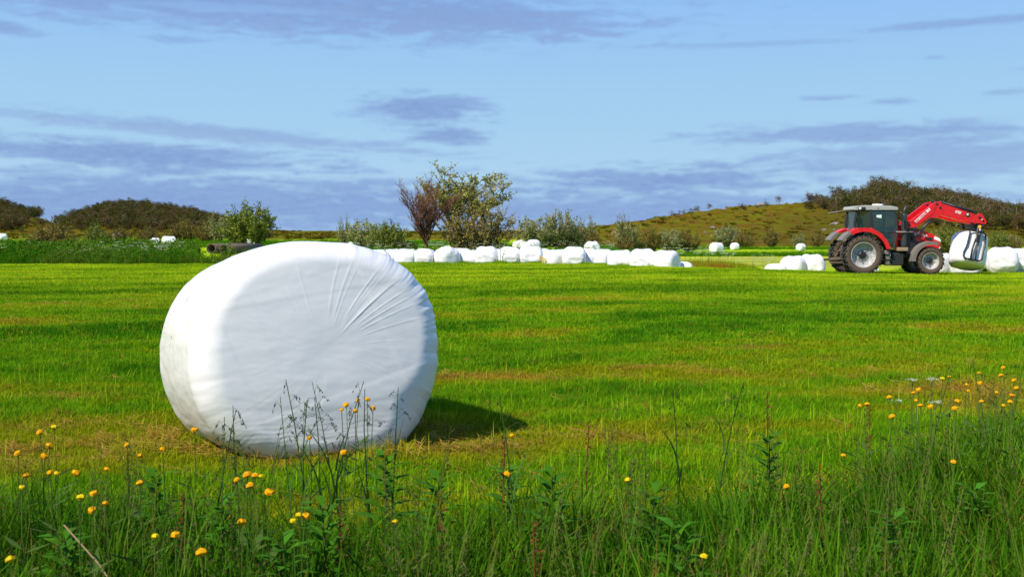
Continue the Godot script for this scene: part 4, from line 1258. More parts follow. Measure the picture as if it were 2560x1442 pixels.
			t.transform = Transform3D(Basis(Vector3.UP, rf(0, TAU)).scaled(Vector3(h * 1.15, h, h * 1.15)), Vector3(x, land(x, d) - 0.25, -d))
			n += 1
	for k in [1, 2, 5, 3]:
		for side in [1, -1]:
			var at2 := []
			var cols2 := PackedColorArray()
			for i in 850:
				var u := rf(100, 196) if side > 0 else rf(-224, -102)
				var d := rf(235, 440) if side > 0 else rf(305, 440)
				var x: float = u - 0.36 * (420.0 - d) * side
				var up := hill(x, d)
				if up < 0.35: continue
				if side > 0:
					var dens := ss(114, 130, u) * (1.0 - ss(184, 191, u)) * ss(lerpf(320, 228, ss(120, 160, u)), lerpf(370, 250, ss(120, 160, u)), d)
					if u > 136 and u < 153 and d > 380: dens *= 0.5
					if nC.get_noise_2d(x * 2.5, d * 1.2) < -0.16 and u < 160: dens *= 0.2
					if rng.randf() > dens * 0.24: continue
				elif rng.randf() > 0.22 or (u > -181 and u < -168): continue
				var h := rf(2.6, 5.4)
				at2.append(Transform3D(Basis(Vector3.UP, rf(0, TAU)).scaled(Vector3(h * 1.2, h, h * 1.2)), Vector3(x, land(x, d) - 0.3, -d)))
				cols2.append(Color(1, 1, 1) * rf(0.8, 1.15))
			if at2: tag(scatter("hill_wood", kinds[k][1], M.leaf, at2, cols2), "brown and olive mass of small trees filling the hillside wood", "wood")
	for q in [[142.5, 418, 3.8, 5, "rounded dark crown standing on the very top of the hill"], [146.0, 420, 3.4, 5, "lower half of the rounded clump on the very top of the hill"], [139.5, 419, 3.0, 3, "bush leaning left of the rounded clump on the hilltop"], [66.0, 392, 3.0, 4, "small brown scrub on the open hill's first rocky step"], [71.0, 396, 3.4, 0, "brown scrub beside the rock step on the open hill"],
		[88.0, 380, 3.6, 4, "bare tree on the open slope, left of the wood"], [97.0, 400, 4.2, 0, "bare tree near the skyline where the open slope ends"], [78.0, 372, 3.2, 1, "brown bush halfway up the open slope"], [60.0, 384, 2.4, 4, "low scrub under the dark spruces"], [102.0, 376, 5.0, 1, "brown tree leading into the wood on the open slope"]]:
		var t := copy(protos[q[3]], q[4], "scrub on the open hill")
		t.transform = Transform3D(Basis(Vector3.UP, q[0]).scaled(Vector3(q[2] * 1.15, q[2], q[2] * 1.15)), Vector3(q[0], land(q[0], q[1]) - 0.2, -q[1]))
	var sp := spruce_meshes(1.0)
	for q in [[59.6, 410, 4.6, "little dark spruce, leftmost on the skyline of the hill"], [62.8, 412, 4.0, "shorter dark spruce in the middle of the skyline group"], [67.4, 414, 4.2, "broad dark evergreen, rightmost of the skyline group"], [69.8, 415, 3.6, "evergreen merging with the broad one on the skyline"]]:
		var t := plant("spruce", q[3], "tree", sp, q[0], q[1], q[2], 1.25 if q[0] < 65 else 2.0, null, "dark evergreens on the hill's skyline", ["trunk", "crown"])
		t.position.y -= 0.2
	# rocks on the slope
	var spots := [[74.8, 255, 1.7, "large grey boulder on the slope just left of the tractor cab"], [46.0, 252, 1.0, "pale rock low on the open slope"], [68.0, 402, 3.4, "grey rock face at the open hill's first step"], [92.0, 408, 3.2, "light rock slab on the skyline before the wood"], [41.5, 236, 0.6, "tiny pale stone above the far strip"], [43.2, 233, 0.7, "pale stone beside the tiny one on the lower slope"], [67.0, 236, 0.9, "whitish stone below the large boulder"], [22.0, 236, 0.8, "pale stone above the olive bush at the hill's foot"], [76.0, 394, 1.6, "low rock on the open slope under the skyline"]]
	for q in spots:
		var nn := FastNoiseLite.new()
		nn.seed = int(q[0])
		nn.frequency = 0.9
		var sm := SphereMesh.new()
		sm.radial_segments = 14
		sm.rings = 8
		var st := SurfaceTool.new()
		st.create_from(sm, 0)
		var arr := st.commit_to_arrays()
		var vs: PackedVector3Array = arr[Mesh.ARRAY_VERTEX]
		for i in vs.size(): vs[i] *= 1.0 + 0.7 * nn.get_noise_3dv(vs[i] * 2.0)
		arr[Mesh.ARRAY_VERTEX] = vs
		arr[Mesh.ARRAY_NORMAL] = null
		arr[Mesh.ARRAY_TANGENT] = null
		arr[Mesh.ARRAY_TEX_UV] = null
		var am := ArrayMesh.new()
		am.add_surface_from_arrays(Mesh.PRIMITIVE_TRIANGLES, arr)
		var o := part("rock", am, M.rock, self)
		tag(o, q[3], "rock", "rocks on the hill")
		o.transform = Transform3D(Basis(Vector3.UP, q[0]).scaled(Vector3(q[2] * 1.2, q[2] * 0.6, q[2])), Vector3(q[0], land(q[0], q[1]) + q[2] * 0.1, -q[1]))
	# low heath clumps give the slopes their rough look
	var hm := Veg.new()
	for i in 40:
		var p := rdir()
		p.y = absf(p.y) * 0.6
		hm.leaf(p * rf(0.3, 0.7), (rdir() + Vector3.UP * 0.6).normalized(), rdir(), 0.6, 0.15, tone(0.25))
	var at := []
	var cols := PackedColorArray()
	for i in 4000:
		var d := rf(195, 440)
		var x := rf(-0.56, 0.56) * d
		var n := nC.get_noise_2d(x * 4.0, d * 4.0)
		if n < -0.1: continue
		at.append(placed(x, land(x, d) - 0.1, d, rf(0.4, 1.1) * (1.0 + n), 0.7))
		cols.append(HEATH.lerp(RUST, rng.randf()).lerp(Color(0.10, 0.12, 0.010), rng.randf() * 0.6) * rf(0.95, 1.3))
	tag(scatter("heath_scrub", hm.mesh(), M.leaf, at, cols), "low brown and green heath scrub on the slopes", "scrub")

func tractor_and_load() -> void:
	var at := Vector3(15.36, height(15.4, 49.0) + 0.02, -49.1)
	var tr := tractor(at, 0.04)
	var held := part("silage_bale", bale_kinds[6], M.film, self)
	tag(held, "white bale hanging tilted in the tractor's black grab", "bale")
	# axis nearly upright, leaning forward and away
	var ax := Vector3(0.22, 0.94, -0.25).normalized()
	var sx := Vector3(1, 0, 0) - ax * ax.x
	sx = sx.normalized()
	var b := Basis(sx, ax.cross(sx) * 1.0, ax)
	held.transform = tr.transform * Transform3D(b, Vector3(5.16, 1.02, 0) - b * Vector3(0, 0.69, 0)).scaled_local(Vector3.ONE * 1.12)

func blade_tuft(n: int, rad: float, h0: float, h1: float, w: float, lean: float, segs: int, vary := 0.26) -> ArrayMesh:
	var v := Veg.new()
	for i in n:
		var o := flat_dir() * rad * sqrt(rng.randf())
		var side := flat_dir()
		v.blade(o, side, (flat_dir() * rf(0.1, 1.0) + o / rad * 0.3) * lean, rf(h0, h1), w * rf(0.7, 1.3), segs, tone(vary, 0.13))
	return v.mesh()

func make_sward() -> void:
	# mown stubble: short dense tufts, each tinted by the strip it grows in
	var near := []
	for i in 4: near.append(blade_tuft(17, 0.075, 0.020, 0.068, 0.0044, 0.85, 2))
	var mid := []
	for i in 3: mid.append(blade_tuft(20, 0.17, 0.025, 0.070, 0.010, 0.9, 2))
	var far := []
	for i in 3: far.append(blade_tuft(16, 0.34, 0.035, 0.10, 0.024, 0.7, 1))
	for zone in [[near, 4.6, 15.0, 95000, 1.0], [mid, 12.0, 32.0, 90000, 1.0], [far, 27.0, 57.5, 95000, 1.0]]:
		for k in zone[0].size():
			var at := []
			var cols := PackedColorArray()
			var lo: float = zone[1]
			var hi: float = zone[2]
			for i in int(zone[3] / zone[0].size()):
				var d := lerpf(lo, hi, pow(rng.randf(), 0.85))
				var x := rf(-0.56, 0.56) * (d + 1.0)
				var e := edge_d(x)
				if d > e + 0.3: continue
				var c := field(x, d)
				var lushness := clampf(1.2 - c.r * 2.0, 0.6, 1.15) if d < 25 else 0.9
				c = c.lerp(STRAW, 0.5 * float(rng.randf() < 0.06)) * rf(0.72, 1.32)
				at.append(placed(x, height(x, d) - 0.004, d, rf(0.75, 1.3), lushness * rf(0.8, 1.3)))
				cols.append(c)
			tag(scatter("mown_grass", zone[0][k], M.grass, at, cols), "short mown grass of the field", "grass")
	# scattered longer blades and dry wisps left by the mower
	var long := blade_tuft(9, 0.08, 0.08, 0.17, 0.005, 0.9, 3)
	var at := []
	var cols := PackedColorArray()
	for i in 5000:
		var d := lerpf(6.0, 40.0, pow(rng.randf(), 1.6))
		var x := rf(-0.55, 0.55) * d
		var c := field(x, d)
		if c.r > 0.2 and rng.randf() < 0.7: continue
		at.append(placed(x, height(x, d), d, rf(0.7, 1.3)))
		cols.append(c.lerp(LIME, 0.3) * rf(0.8, 1.3))
	tag(scatter("regrown_grass", long, M.grass, at, cols), "longer green regrowth among the stubble", "grass")
	var dry := Veg.new()
	for i in 12:
		var a := flat_dir()
		dry.leaf(flat_dir() * 0.1 * rng.randf() + Vector3(0, rf(0.02, 0.06), 0), (a + Vector3(0, rf(-0.1, 0.25), 0)).normalized(), Vector3(-a.z, 0.2, a.x), rf(0.08, 0.2), 0.003, tone(0.25, 0.1))
	at = []
	cols = PackedColorArray()
	for i in 14000:
		var d := lerpf(6.0, 45.0, pow(rng.randf(), 1.5))
		var x := rf(-0.55, 0.55) * d
		var c := field(x, d)
		if c.r < 0.27 and rng.randf() < 0.93: continue
		at.append(placed(x, height(x, d), d, rf(0.6, 1.4)))
		cols.append(Color(0.42, 0.29, 0.06).lerp(Color(0.26, 0.12, 0.025), rng.randf()) * rf(0.8, 1.2))
	tag(scatter("dry_hay", dry.mesh(), M.grass, at, cols), "dry hay wisps left in the mown strips", "hay")

func make_margin() -> void:
	# tall weeds along the ditch at left, fringe before the bale row, dark strips between the far fields
	var tall := []
	for i in 3: tall.append(blade_tuft(26, 0.3, 0.45, 1.0, 0.028, 0.5, 3))
	var wild := Veg.new()
	for i in 60:
		var p := Vector3(rf(-0.3, 0.3), rf(0.1, 0.9), rf(-0.3, 0.3))
		wild.leaf(p, (rdir() + Vector3(0, 0.3, 0)).normalized(), rdir(), rf(0.1, 0.2), 0.035, tone(0.3, 0.1))
	tall.append(wild.mesh())
	for k in 4:
		var at := []
		var cols := PackedColorArray()
		for i in 5200:
			var d := rf(55.8, 82.0)
			var x := rf(-0.62 * d, -9.0)
			if x > -12.0 and d < 64.0: continue
			if d > 57.0 and x > -0.285 * d - 0.3: continue
			var n := nC.get_noise_2d(x * 3.0, d * 4.0)
			var s := rf(0.55, 1.1) * (1.0 + 0.5 * nB.get_noise_2d(x * 2.5, d * 1.5)) * (0.55 + 0.45 * ss(55.8, 57.2, d)) * (1.0 + 0.35 * n)
			at.append(placed(x, height(x, d) - 0.02, d, s))
			cols.append(DEEP.lerp(Color(0.115, 0.205, 0.018), clampf(0.35 + n * 1.3 + rf(-0.3, 0.3), 0, 1)).lerp(Color(0.25, 0.22, 0.03), 0.35 * float(rng.randf() < 0.15)) * rf(0.75, 1.2))
		for i in 5600:
			# strips: right far strip, left far strip, behind the row
			var which := rng.randi() % 4
			var d := 0.0
			var x := 0.0
			var s := rf(0.35, 0.6)
			if which == 0:
				x = rf(9, 75); d = rf(123, 131) + x * 0.04
			elif which == 1:
				x = rf(-90, -6); d = rf(142, 152)
				s *= 1.1
			elif which == 2:
				x = rf(-14, 9); d = rf(68, 84)
				s *= 1.15
			else:
				x = rf(-60, 75); d = rf(168, 182) if x > 12 else rf(122, 130)
				s *= 0.9
			at.append(placed(x, height(x, d), d, s))
			cols.append(DEEP.lerp(MID, rng.randf() * 0.8) * rf(0.7, 1.15))
		tag(scatter("tall_weeds", tall[k], M.grass, at, cols), "tall dark green weeds and grasses along ditches and field edges", "weeds")
	# green fringe at the foot of the bales, orange-brown dry grass by the gap, lush clump by the tractor
	var fringe := []
	for i in 2: fringe.append(blade_tuft(22, 0.22, 0.12, 0.42, 0.016, 0.5, 2))
	for k in 2:
		var at := []
		var cols := PackedColorArray()
		for i in 6500:
			var x := rf(-10.5, 31.0)
			var e := edge_d(x)
			var gap := ss(6.5, 8.5, x) * (1.0 - ss(15.6, 16.6, x))
			var lush := ss(18.2, 19.4, x)
			var depth := 1.2 + 9.0 * gap + 3.0 * lush
			var d := e + rf(-0.5, 1.0) * depth * 0.5 + depth * 0.35
			var s := rf(0.5, 1.0) * (1.0 if gap + lush > 0.3 else 0.55 + 0.6 * maxf(0.0, nC.get_noise_2d(x * 14.0, 3.0)))
			if gap + lush < 0.3 and rng.randf() < 0.35: continue
			at.append(placed(x, height(x, d), d, s * (1.25 if lush > 0.5 else 1.0)))
			var c := MID.lerp(LIME, rng.randf() * 0.6)
			if gap > 0.3: c = c.lerp(Color(0.36, 0.19, 0.02), clampf(0.55 + nC.get_noise_2d(x * 8.0, d * 8.0), 0, 1))
			if lush > 0.5: c = Color(0.075, 0.230, 0.012).lerp(MID, rng.randf())
			cols.append(c * rf(0.75, 1.2))
		tag(scatter("field_edge_grass", fringe[k], M.grass, at, cols), "rough green and orange grass fringe at the field edge before the bales", "grass")
	# cow parsley: white flower heads over the weeds
	var um := Veg.new()
	for h in 3:
		var top := Vector3(rf(-0.2, 0.2), rf(0.75, 1.0), rf(-0.2, 0.2))
		um.blade(Vector3.ZERO, flat_dir(), top * Vector3(1, 0, 1), top.y, 0.012, 2, Color(0.16, 0.22, 0.05))
		for k in 16:
			var p := top + Vector3(rf(-1, 1), rf(-0.15, 0.1), rf(-1, 1)) * 0.12
			um.leaf(p, flat_dir(), (flat_dir() + Vector3.UP * 0.3).normalized(), 0.05, 0.022, Color(0.74, 0.76, 0.60))
	var at := []
	var cols := PackedColorArray()
	for i in 1300:
		var r := rng.randf()
		var x := 0.0
		var d := 0.0
		if r < 0.55:
			x = rf(-29, -17); d = rf(58, 74) + (x + 20) * 0.5
			if rng.randf() > 0.1 + 0.9 * ss(-25, -19, x): continue
		elif r < 0.68:
			x = rf(-40, -22); d = rf(60, 82)
			if rng.randf() < 0.85: continue
		elif r < 0.90:
			x = rf(-13, 7); d = rf(67, 82)
		else:
			x = rf(8.5, 14); d = rf(57, 66)
		if nC.get_noise_2d(x * 9.0, d * 7.0) < 0.02 or (x < -12.0 and d < 92.0 and x > -0.295 * d - 0.3): continue
		at.append(placed(x, height(x, d) + 0.02, d, rf(0.7, 1.15)))
		cols.append(Color(0.92, 1, 0.8) * rf(0.6, 0.95))
	tag(scatter("cow_parsley", um.mesh(), M.petal, at, cols), "white flowering cow parsley over the tall weeds", "wildflowers")
	# yellow clump and dead stalks among the bales
	var yv := Veg.new()
	var yf := Veg.new()
	for i in 40:
		var p := Vector3(rf(-0.3, 0.3), rf(0.15, 0.5), rf(-0.2, 0.2))
		yv.blade(Vector3(p.x, 0, p.z), flat_dir(), flat_dir() * 0.1, p.y, 0.012, 2, Color(0.14, 0.2, 0.02))
		for k in 6: yf.leaf(p + rdir() * 0.05, rdir(), rdir(), 0.07, 0.03, Color(0.75, 0.52, 0.008) * tone(0.15))
	var y := thing("yellow_flowers", "bright yellow flower clump at the foot of the bale row", "flowers", Vector3(1.55, height(1.55, 56.3), -56.3))
	part("stems", yv.mesh(), M.grass, y)
	part("blossom", yf.mesh(), M.petal, y)
	y.scale = Vector3(0.6, 0.85, 0.6)
	for q in [[-0.62, 57.1, 1.15, "thin dead stalk standing upright before the bales"], [-6.55, 57.2, 0.85, "dry twiggy stalk in the gap next to the huge bale"]]:
		var st := new_st()
		pipe(st, [Vector3.ZERO, Vector3(0.02, 0.5, 0), Vector3(-0.02, 1.0, 0)], 0.014, 5)
		for k in 3: pipe(st, [Vector3(0, 0.5 + 0.12 * k, 0), Vector3(0.12 * (1 if k % 2 else -1), 0.72 + 0.1 * k, 0.03)], 0.008, 4)
		var o := part("dead_stalk", done(st), M.tan, self)
		tag(o, q[3], "stalk", "dead stalks by the bales")
		o.transform = Transform3D(Basis().scaled(Vector3.ONE * q[2]), Vector3(q[0], height(q[0], q[1]), -q[1]))

func verge_d(x: float) -> float: return 4.75 + 0.25 * sin(x * 2.1) + 2.3 * ss(0.6, 3.4, x)
func make_foreground() -> void:
	# uncut verge in front: long grass as one mass
	var kinds := []
	for i in 4: kinds.append(blade_tuft(20, 0.10, 0.22, 0.52, 0.0085, 0.6, 5, 0.5))
	for i in 2: kinds.append(blade_tuft(24, 0.10, 0.12, 0.36, 0.0105, 0.85, 4, 0.45))
	for k in kinds.size():
		var at := []
		var cols := PackedColorArray()
		for i in 2300:
			var d := rf(1.9, 8.2)
			var x := rf(-0.62, 0.62) * (d + 0.6)
			var e := verge_d(x)
			var past := ss(e - 0.5, e + 0.9, d)
			if rng.randf() < past: continue
			var n := nC.get_noise_2d(x * 20.0, d * 20.0)
			var c := Color(0.028, 0.120, 0.003).lerp(Color(0.095, 0.215, 0.008), clampf(0.4 + n + rf(-0.3, 0.3), 0, 1))
			if rng.randf() < 0.07: c = c.lerp(Color(0.22, 0.13, 0.03), 0.7)
			at.append(placed(x, height(x, d) - 0.01, d, rf(0.85, 1.2), lerpf(rf(0.8, 1.2), 0.42, past) * (0.82 + 0.3 * n)))
			cols.append(c * rf(0.75, 1.25))
		tag(scatter("long_grass", kinds[k], M.grass, at, cols), "uncut long green grass of the verge in front", "grass")
	# fine pale flowering stalks through the verge
	var fs := Veg.new()
	for i in 7:
		var o := flat_dir() * rf(0, 0.15)
		var h := rf(0.45, 0.74)
		var ln := flat_dir() * rf(0.02, 0.14)
		fs.tube([o, o + ln * 0.3 + Vector3(0, h * 0.55, 0), o + ln + Vector3(0, h, 0)], 0.0019, 0.0010, 3, Color(0.14, 0.22, 0.03) * tone(0.25, 0.1))
		for k in 16:
			var u := rf(0.72, 1.0)
			fs.leaf(o + ln * u + Vector3(0, h * u, 0), (flat_dir() * 0.5 + Vector3.UP * rf(-0.2, 0.6)).normalized(), flat_dir(), 0.024, 0.0030, Color(0.10, 0.10, 0.03) * tone(0.3, 0.15))
	var at := []
	var cols := PackedColorArray()
	for i in 150:
		var d := rf(2.4, 7.4)
		var x := rf(-0.6, 0.6) * d
		if d > verge_d(x) - 0.15: continue
		at.append(placed(x, height(x, d), d, rf(0.8, 1.1)))
		cols.append(Color(1, 1, 1) * rf(0.8, 1.2))
	tag(scatter("flowering_grass", fs.mesh(), M.grass, at, cols), "thin flowering grass stalks through the verge", "grass")
	# single plants: built once, then copied
	var stem_m := Veg.new()
	stem_m.tube([Vector3.ZERO, Vector3(0.02, 0.35, 0.01), Vector3(-0.01, 0.7, 0), Vector3(0, 1, 0)], 0.0028, 0.0019, 4, Color(0.10, 0.17, 0.03))
	for i in 5: stem_m.leaf(Vector3(0, rf(0.1, 0.6), 0), (flat_dir() + Vector3.UP * 0.7).normalized(), flat_dir(), 0.14, 0.014, Color(0.08, 0.15, 0.03) * tone(0.2))
	var head := Veg.new()
	for ringk in 3:
		for i in 6:
			var a := TAU * (i + 0.5 * ringk) / 6
			var o := Vector3(cos(a), 0, sin(a))
			var sd := Vector3(-sin(a), 0, cos(a))
			var r := 0.016 - 0.003 * ringk
			var b := Vector3(0, -0.010, 0) + o * 0.003
			var m1 := o * r + Vector3(0, -0.001 + 0.002 * ringk, 0)
			var m2 := o * r * 0.9 + Vector3(0, 0.010, 0)
			var tp := o * r * 0.25 + Vector3(0, 0.015 + 0.001 * ringk, 0)
			var w := 0.0095
			var col := Color(0.80, 0.40, 0.010) * tone(0.16, 0.06)
			head.q(b - sd * 0.003, b + sd * 0.003, m1 + sd * w, m1 - sd * w, col)
			head.q(m1 - sd * w, m1 + sd * w, m2 + sd * w * 0.9, m2 - sd * w * 0.9, col)
			head.q(m2 - sd * w * 0.9, m2 + sd * w * 0.9, tp + sd * 0.003, tp - sd * 0.003, col)
	var f0: Node3D
	var sm := stem_m.mesh()
	var hm := head.mesh()
	var put := func(list: Array, words: String, grp: String, pale: float) -> void:
		var k := 0
		for q in left_to_right(list):
			var o := thing("globe_flower", "%s, %s from the left" % [words, ORD[k]], "flower", Vector3(q[0], height(q[0], -q[1]), q[1]), rf(0, TAU), grp)
			var st := part("stem", sm, M.grass, o)
			st.scale = Vector3(1, q[2] - height(q[0], -q[1]) - 0.01, 1)
			var fl := part("flower_head", hm, M.petal_pale if rng.randf() < pale else M.petal, o)
			fl.position = Vector3(0, q[2] - height(q[0], -q[1]), 0)
			fl.rotation = Vector3(rf(-0.5, 0.5), rf(0, TAU), rf(-0.5, 0.5))
			fl.scale = Vector3.ONE * rf(0.6, 0.95)
			k += 1
	M.petal_pale = leafmat(0.95, 1.45, 1.5, 0.4, 0.45)
	put.call([[-2.22, -5.28, 0.57], [-2.25, -5.19, 0.56], [-2.00, -4.70, 0.59], [-1.97, -4.58, 0.57], [-2.13, -4.69, 0.56], [-1.67, -4.72, 0.59], [-1.45, -4.24, 0.64], [-1.42, -4.42, 0.63], [-1.42, -4.87, 0.63], [-1.61, -4.32, 0.57], [-1.65, -4.11, 0.60], [-1.79, -4.21, 0.58], [-1.78, -4.25, 0.57], [-1.90, -4.25, 0.56], [-1.81, -4.01, 0.57], [-1.29, -3.77, 0.64], [-1.43, -3.60, 0.63], [-1.41, -3.66, 0.63], [-1.32, -3.52, 0.63], [-1.42, -3.67, 0.57]], "orange-yellow ball flower beside the huge bale's left", "ball flowers left of the huge bale", 0.15)
	put.call([[-1.09, -3.31, 0.58], [-1.00, -3.22, 0.61], [-0.86, -3.00, 0.62], [-1.33, -2.87, 0.64]], "blurred yellow ball flower in the nearest grass", "nearest ball flowers at left", 0.5)
	put.call([[-0.95, -3.90, 0.64], [-0.92, -3.89, 0.64], [-0.98, -4.24, 0.56], [-0.93, -3.86, 0.61], [-0.99, -3.91, 0.62], [-0.85, -3.80, 0.60], [-0.71, -3.61, 0.57], [-0.69, -3.42, 0.60], [-0.69, -3.63, 0.56], [-0.81, -3.25, 0.64]], "orange-yellow ball flower clustered below the huge bale", "ball flowers below the huge bale", 0.2)
	put.call([[-0.86, -5.50, 0.62], [-0.84, -5.95, 0.60], [-0.75, -5.21, 0.66], [-0.70, -5.49, 0.63], [-0.74, -5.58, 0.66], [-0.83, -5.46, 0.65], [-0.88, -4.73, 0.62], [-0.69, -4.46, 0.61]], "yellow ball flower against the huge bale's face", "ball flowers against the bale", 0.35)
	put.call([[1.78, -5.57, 0.63], [1.87, -5.74, 0.61], [2.12, -6.12, 0.59], [2.29, -6.22, 0.60], [2.08, -5.61, 0.65], [2.45, -6.57, 0.57], [2.23, -5.95, 0.57], [2.13, -5.54, 0.63], [2.70, -6.84, 0.60], [2.72, -6.78, 0.62], [2.68, -6.43, 0.62], [3.06, -7.15, 0.60], [2.63, -6.13, 0.67], [2.67, -6.38, 0.59], [2.39, -5.85, 0.61], [2.33, -5.73, 0.59], [3.03, -6.76, 0.63], [3.34, -7.42, 0.60], [3.08, -6.69, 0.61], [2.68, -5.84, 0.64], [2.97, -6.42, 0.60], [2.46, -5.71, 0.63], [2.51, -5.49, 0.66], [1.93, -5.53, 0.58], [2.84, -6.39, 0.58], [2.63, -5.83, 0.59]], "orange-yellow ball flower in the crowded right patch", "ball flowers at the right edge", 0.1)
	put.call([[0.45, -4.22, 0.55], [1.05, -4.15, 0.54], [1.91, -4.70, 0.52], [0.58, -3.27, 0.53], [-0.40, -3.71, 0.52], [-0.02, -4.42, 0.53], [0.00, -5.44, 0.50], [1.43, -4.69, 0.55]], "lone yellow ball flower in the open long grass", "scattered ball flowers", 0.3)
	# tall grasses with drooping seed heads
	var sv := []
	for kind in 2:
		var a := Veg.new()
		var b := Veg.new()
		var lean := Vector3(0.05 if kind else -0.04, 0, 0.03)
		a.tube([Vector3.ZERO, Vector3(0, 0.4, 0) + lean * 0.2, Vector3(0, 0.75, 0) + lean * 0.8, Vector3(0, 1, 0) + lean * 1.6], 0.0050, 0.0020, 4, Color(0.050, 0.110, 0.02))
		for i in 3: a.blade(Vector3(0, rf(0.1, 0.5), 0), flat_dir(), flat_dir() * rf(0.2, 0.5), rf(0.3, 0.5), 0.012, 5, Color(0.07, 0.15, 0.03) * tone(0.15))
		for i in 9:
			var u := 0.62 + 0.36 * i / 9.0
			var p := Vector3(0, u, 0) + lean * u * u * 1.5
			var out := flat_dir()
			var tip := p + out * rf(0.03, 0.075) * (1.25 - u) * 2.2 + Vector3(0, rf(0.0, 0.05), 0)
			var end := tip + out * 0.03 + Vector3(0, -rf(0.02, 0.06), 0)
			b.tube([p, tip, end], 0.0013, 0.0008, 3, Color(0.08, 0.09, 0.03))
			for k in 9: b.leaf(tip.lerp(end, rng.randf()) + rdir() * 0.006, (Vector3.DOWN + out * 0.4 + rdir() * 0.4).normalized(), rdir(), 0.018, 0.0032, Color(0.045, 0.060, 0.025) * tone(0.3, 0.15))
		sv.append([a.mesh(), b.mesh()])
	var si := 0
	for q in left_to_right([[-0.97, -5.23, 0.82], [-0.90, -5.26, 0.83], [-0.86, -4.82, 0.80], [-0.82, -5.26, 0.83], [-0.62, -5.59, 0.73], [-0.68, -5.33, 0.76], [-0.91, -4.60, 0.83], [-0.87, -4.61, 0.81], [-1.29, -4.53, 0.77], [-1.12, -4.15, 0.82], [-1.11, -4.61, 0.79], [0.03, -4.59, 0.81], [0.86, -5.62, 0.76], [1.10, -5.86, 0.75], [2.86, -6.44, 0.77], [2.58, -6.74, 0.73], [3.62, -7.89, 0.75]]):
		var front: bool = si < 11
		var o := thing("grass_stalk", ("tall dark seed stalk standing against the huge bale, %s from the left" % ORD[si]) if front else ("tall seed stalk over the verge, %s right of the huge bale" % ORD[si - 11]), "grass stalk", Vector3(q[0], height(q[0], -q[1]) - 0.01, q[1]), rf(0, TAU), "seed stalks before the bale" if front else "seed stalks over the verge")
		part("stem", sv[si % 2][0], M.grass, o)
		part("seed_head", sv[si % 2][1], M.grass, o)
		o.scale = Vector3(0.9, q[2], 0.9)
		o.rotation.x = rf(-0.14, 0.14)
		o.rotation.z = rf(-0.16, 0.16)
		si += 1
	# sorrel: rusty red spikes
	var qa := Veg.new()
	var qb := Veg.new()
	qa.tube([Vector3.ZERO, Vector3(0.01, 0.5, 0), Vector3(0, 1, 0.01)], 0.0042, 0.002, 4, Color(0.16, 0.065, 0.03))
	for i in 5: qa.leaf(Vector3(0, rf(0.05, 0.4), 0), (flat_dir() + Vector3.UP * 0.6).normalized(), flat_dir(), 0.12, 0.016, Color(0.09, 0.14, 0.03))
	for i in 90:
		var u := rf(0.55, 1.0)
		qb.leaf(Vector3(0, u, 0) + flat_dir() * rf(0.0, 0.022) * (1.25 - u) * 2.0, rdir(), rdir(), 0.016, 0.006, Color(0.19, 0.060, 0.028) * tone(0.35, 0.2))
	var qm := [qa.mesh(), qb.mesh()]
	var qi := 0
	for q in left_to_right([[-0.04, -4.78, 0.61], [0.37, -5.32, 0.57], [1.57, -6.67, 0.56], [-1.21, -3.97, 0.57], [-0.63, -4.00, 0.55], [1.92, -5.87, 0.60], [0.08, -3.60, 0.58], [1.23, -4.33, 0.60], [-0.26, -3.97, 0.54]]):
		var o := thing("sorrel", "rusty red sorrel spike in the long grass, %s from the left" % ORD[qi], "weed", Vector3(q[0], height(q[0], -q[1]), q[1]), rf(0, TAU), "sorrel spikes in the verge")
		part("stem", qm[0], M.grass, o)
		qi += 1
		part("seed_spike", qm[1], M.grass, o)
		o.scale = Vector3(1, q[2], 1)
	# broad-leaved herbs
	var hs := Veg.new()
	var hl := Veg.new()
	hs.tube([Vector3.ZERO, Vector3(0.01, 0.5, 0), Vector3(0, 1, 0)], 0.006, 0.003, 4, Color(0.12, 0.13, 0.04))
	for i in 13:
		var u := 0.2 + 0.8 * i / 12.0
		for k in 3:
			var a := i * 1.1 + k * TAU / 3
			var o := Vector3(cos(a), 0.55 + 0.5 * u - 0.5 * (1.0 - u), sin(a)).normalized()
			var ac := Vector3(-sin(a), 0.1, cos(a))
			var ln := rf(0.14, 0.22) * (1.25 - 0.55 * u)
			var p := Vector3(0, u, 0)
			var mid := p + o * ln * 0.5 + Vector3(0, 0.015, 0)
			var w := ln * 0.14
			var c := Color(0.045, 0.145, 0.010) * tone(0.25, 0.1)
			hl.t(p, mid + ac * w, mid - ac * w, c)
			hl.t(mid - ac * w, mid + ac * w, p + o * ln + Vector3(0, -0.03, 0), c)
	var hmesh := [hs.mesh(), hl.mesh()]
	var hi := 0
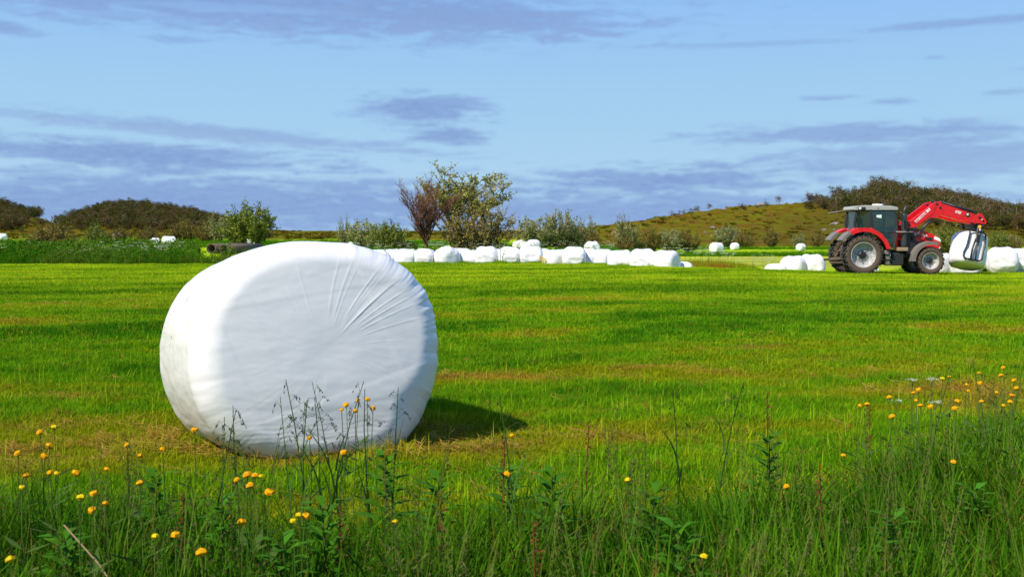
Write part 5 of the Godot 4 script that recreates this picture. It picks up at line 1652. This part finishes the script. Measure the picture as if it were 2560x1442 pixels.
	for q in left_to_right([[-1.12, -4.21, 0.42], [-0.60, -5.14, 0.41], [0.16, -4.34, 0.47], [0.56, -4.29, 0.42], [1.33, -5.62, 0.41], [1.96, -4.60, 0.37], [-0.70, -4.01, 0.46], [0.57, -3.72, 0.45], [-1.49, -4.55, 0.42], [1.42, -4.03, 0.40], [-1.58, -3.83, 0.39], [-0.80, -3.80, 0.39], [-0.02, -4.88, 0.39], [-0.3, -4.45, 0.44]]):
		var o := thing("leafy_herb", "broad-leaved dark green herb in the long grass, %s from the left" % ORD[hi], "weed", Vector3(q[0], height(q[0], -q[1]), q[1]), rf(0, TAU), "leafy herbs in the verge")
		part("stem", hmesh[0], M.grass, o)
		hi += 1
		part("leaves", hmesh[1], M.leaf, o)
		o.scale = Vector3(1, q[2] * 1.1, 1)
	# white umbels at right and a fallen dry straw
	var ua := Veg.new()
	var ub := Veg.new()
	ua.tube([Vector3.ZERO, Vector3(0.01, 0.4, 0), Vector3(0, 0.9, 0)], 0.005, 0.003, 4, Color(0.12, 0.17, 0.04))
	for i in 9:
		var e := Vector3(0, 0.97, 0) + flat_dir() * rf(0.01, 0.05)
		ua.tube([Vector3(0, 0.9, 0), e], 0.0018, 0.001, 3, Color(0.12, 0.17, 0.04))
		for k in 9: ub.leaf(e + flat_dir() * rf(0, 0.012) + Vector3(0, rf(-0.006, 0.008), 0), rdir(), rdir(), 0.008, 0.004, Color(0.62, 0.64, 0.50))
	var um := [ua.mesh(), ub.mesh()]
	var uw := ["white umbel flower left of two close ones at the right", "white umbel flower right of two close ones at the right", "lower white umbel flower among the ball flowers at right", "small white umbel under the two close ones"]
	var ui := 0
	for q in [[2.44, -6.65, 0.64], [2.52, -6.55, 0.66], [2.35, -6.05, 0.60], [2.22, -6.3, 0.58]]:
		var o := thing("white_umbel", uw[ui], "flower", Vector3(q[0], height(q[0], -q[1]), q[1]), rf(0, TAU), "white umbels at right")
		part("stem", um[0], M.grass, o)
		part("flower_head", um[1], M.petal, o)
		o.scale = Vector3(0.8, q[2], 0.8)
		ui += 1
	var sw := Veg.new()
	sw.tube([Vector3(-1.55, 0.50, -3.75), Vector3(-1.38, 0.40, -3.62), Vector3(-1.22, 0.30, -3.45)], 0.0030, 0.0024, 5, Color(0.34, 0.25, 0.14))
	tag(part("dry_straw", sw.mesh(), M.grass, self), "pale dry straw leaning across the grass at lower left", "straw")
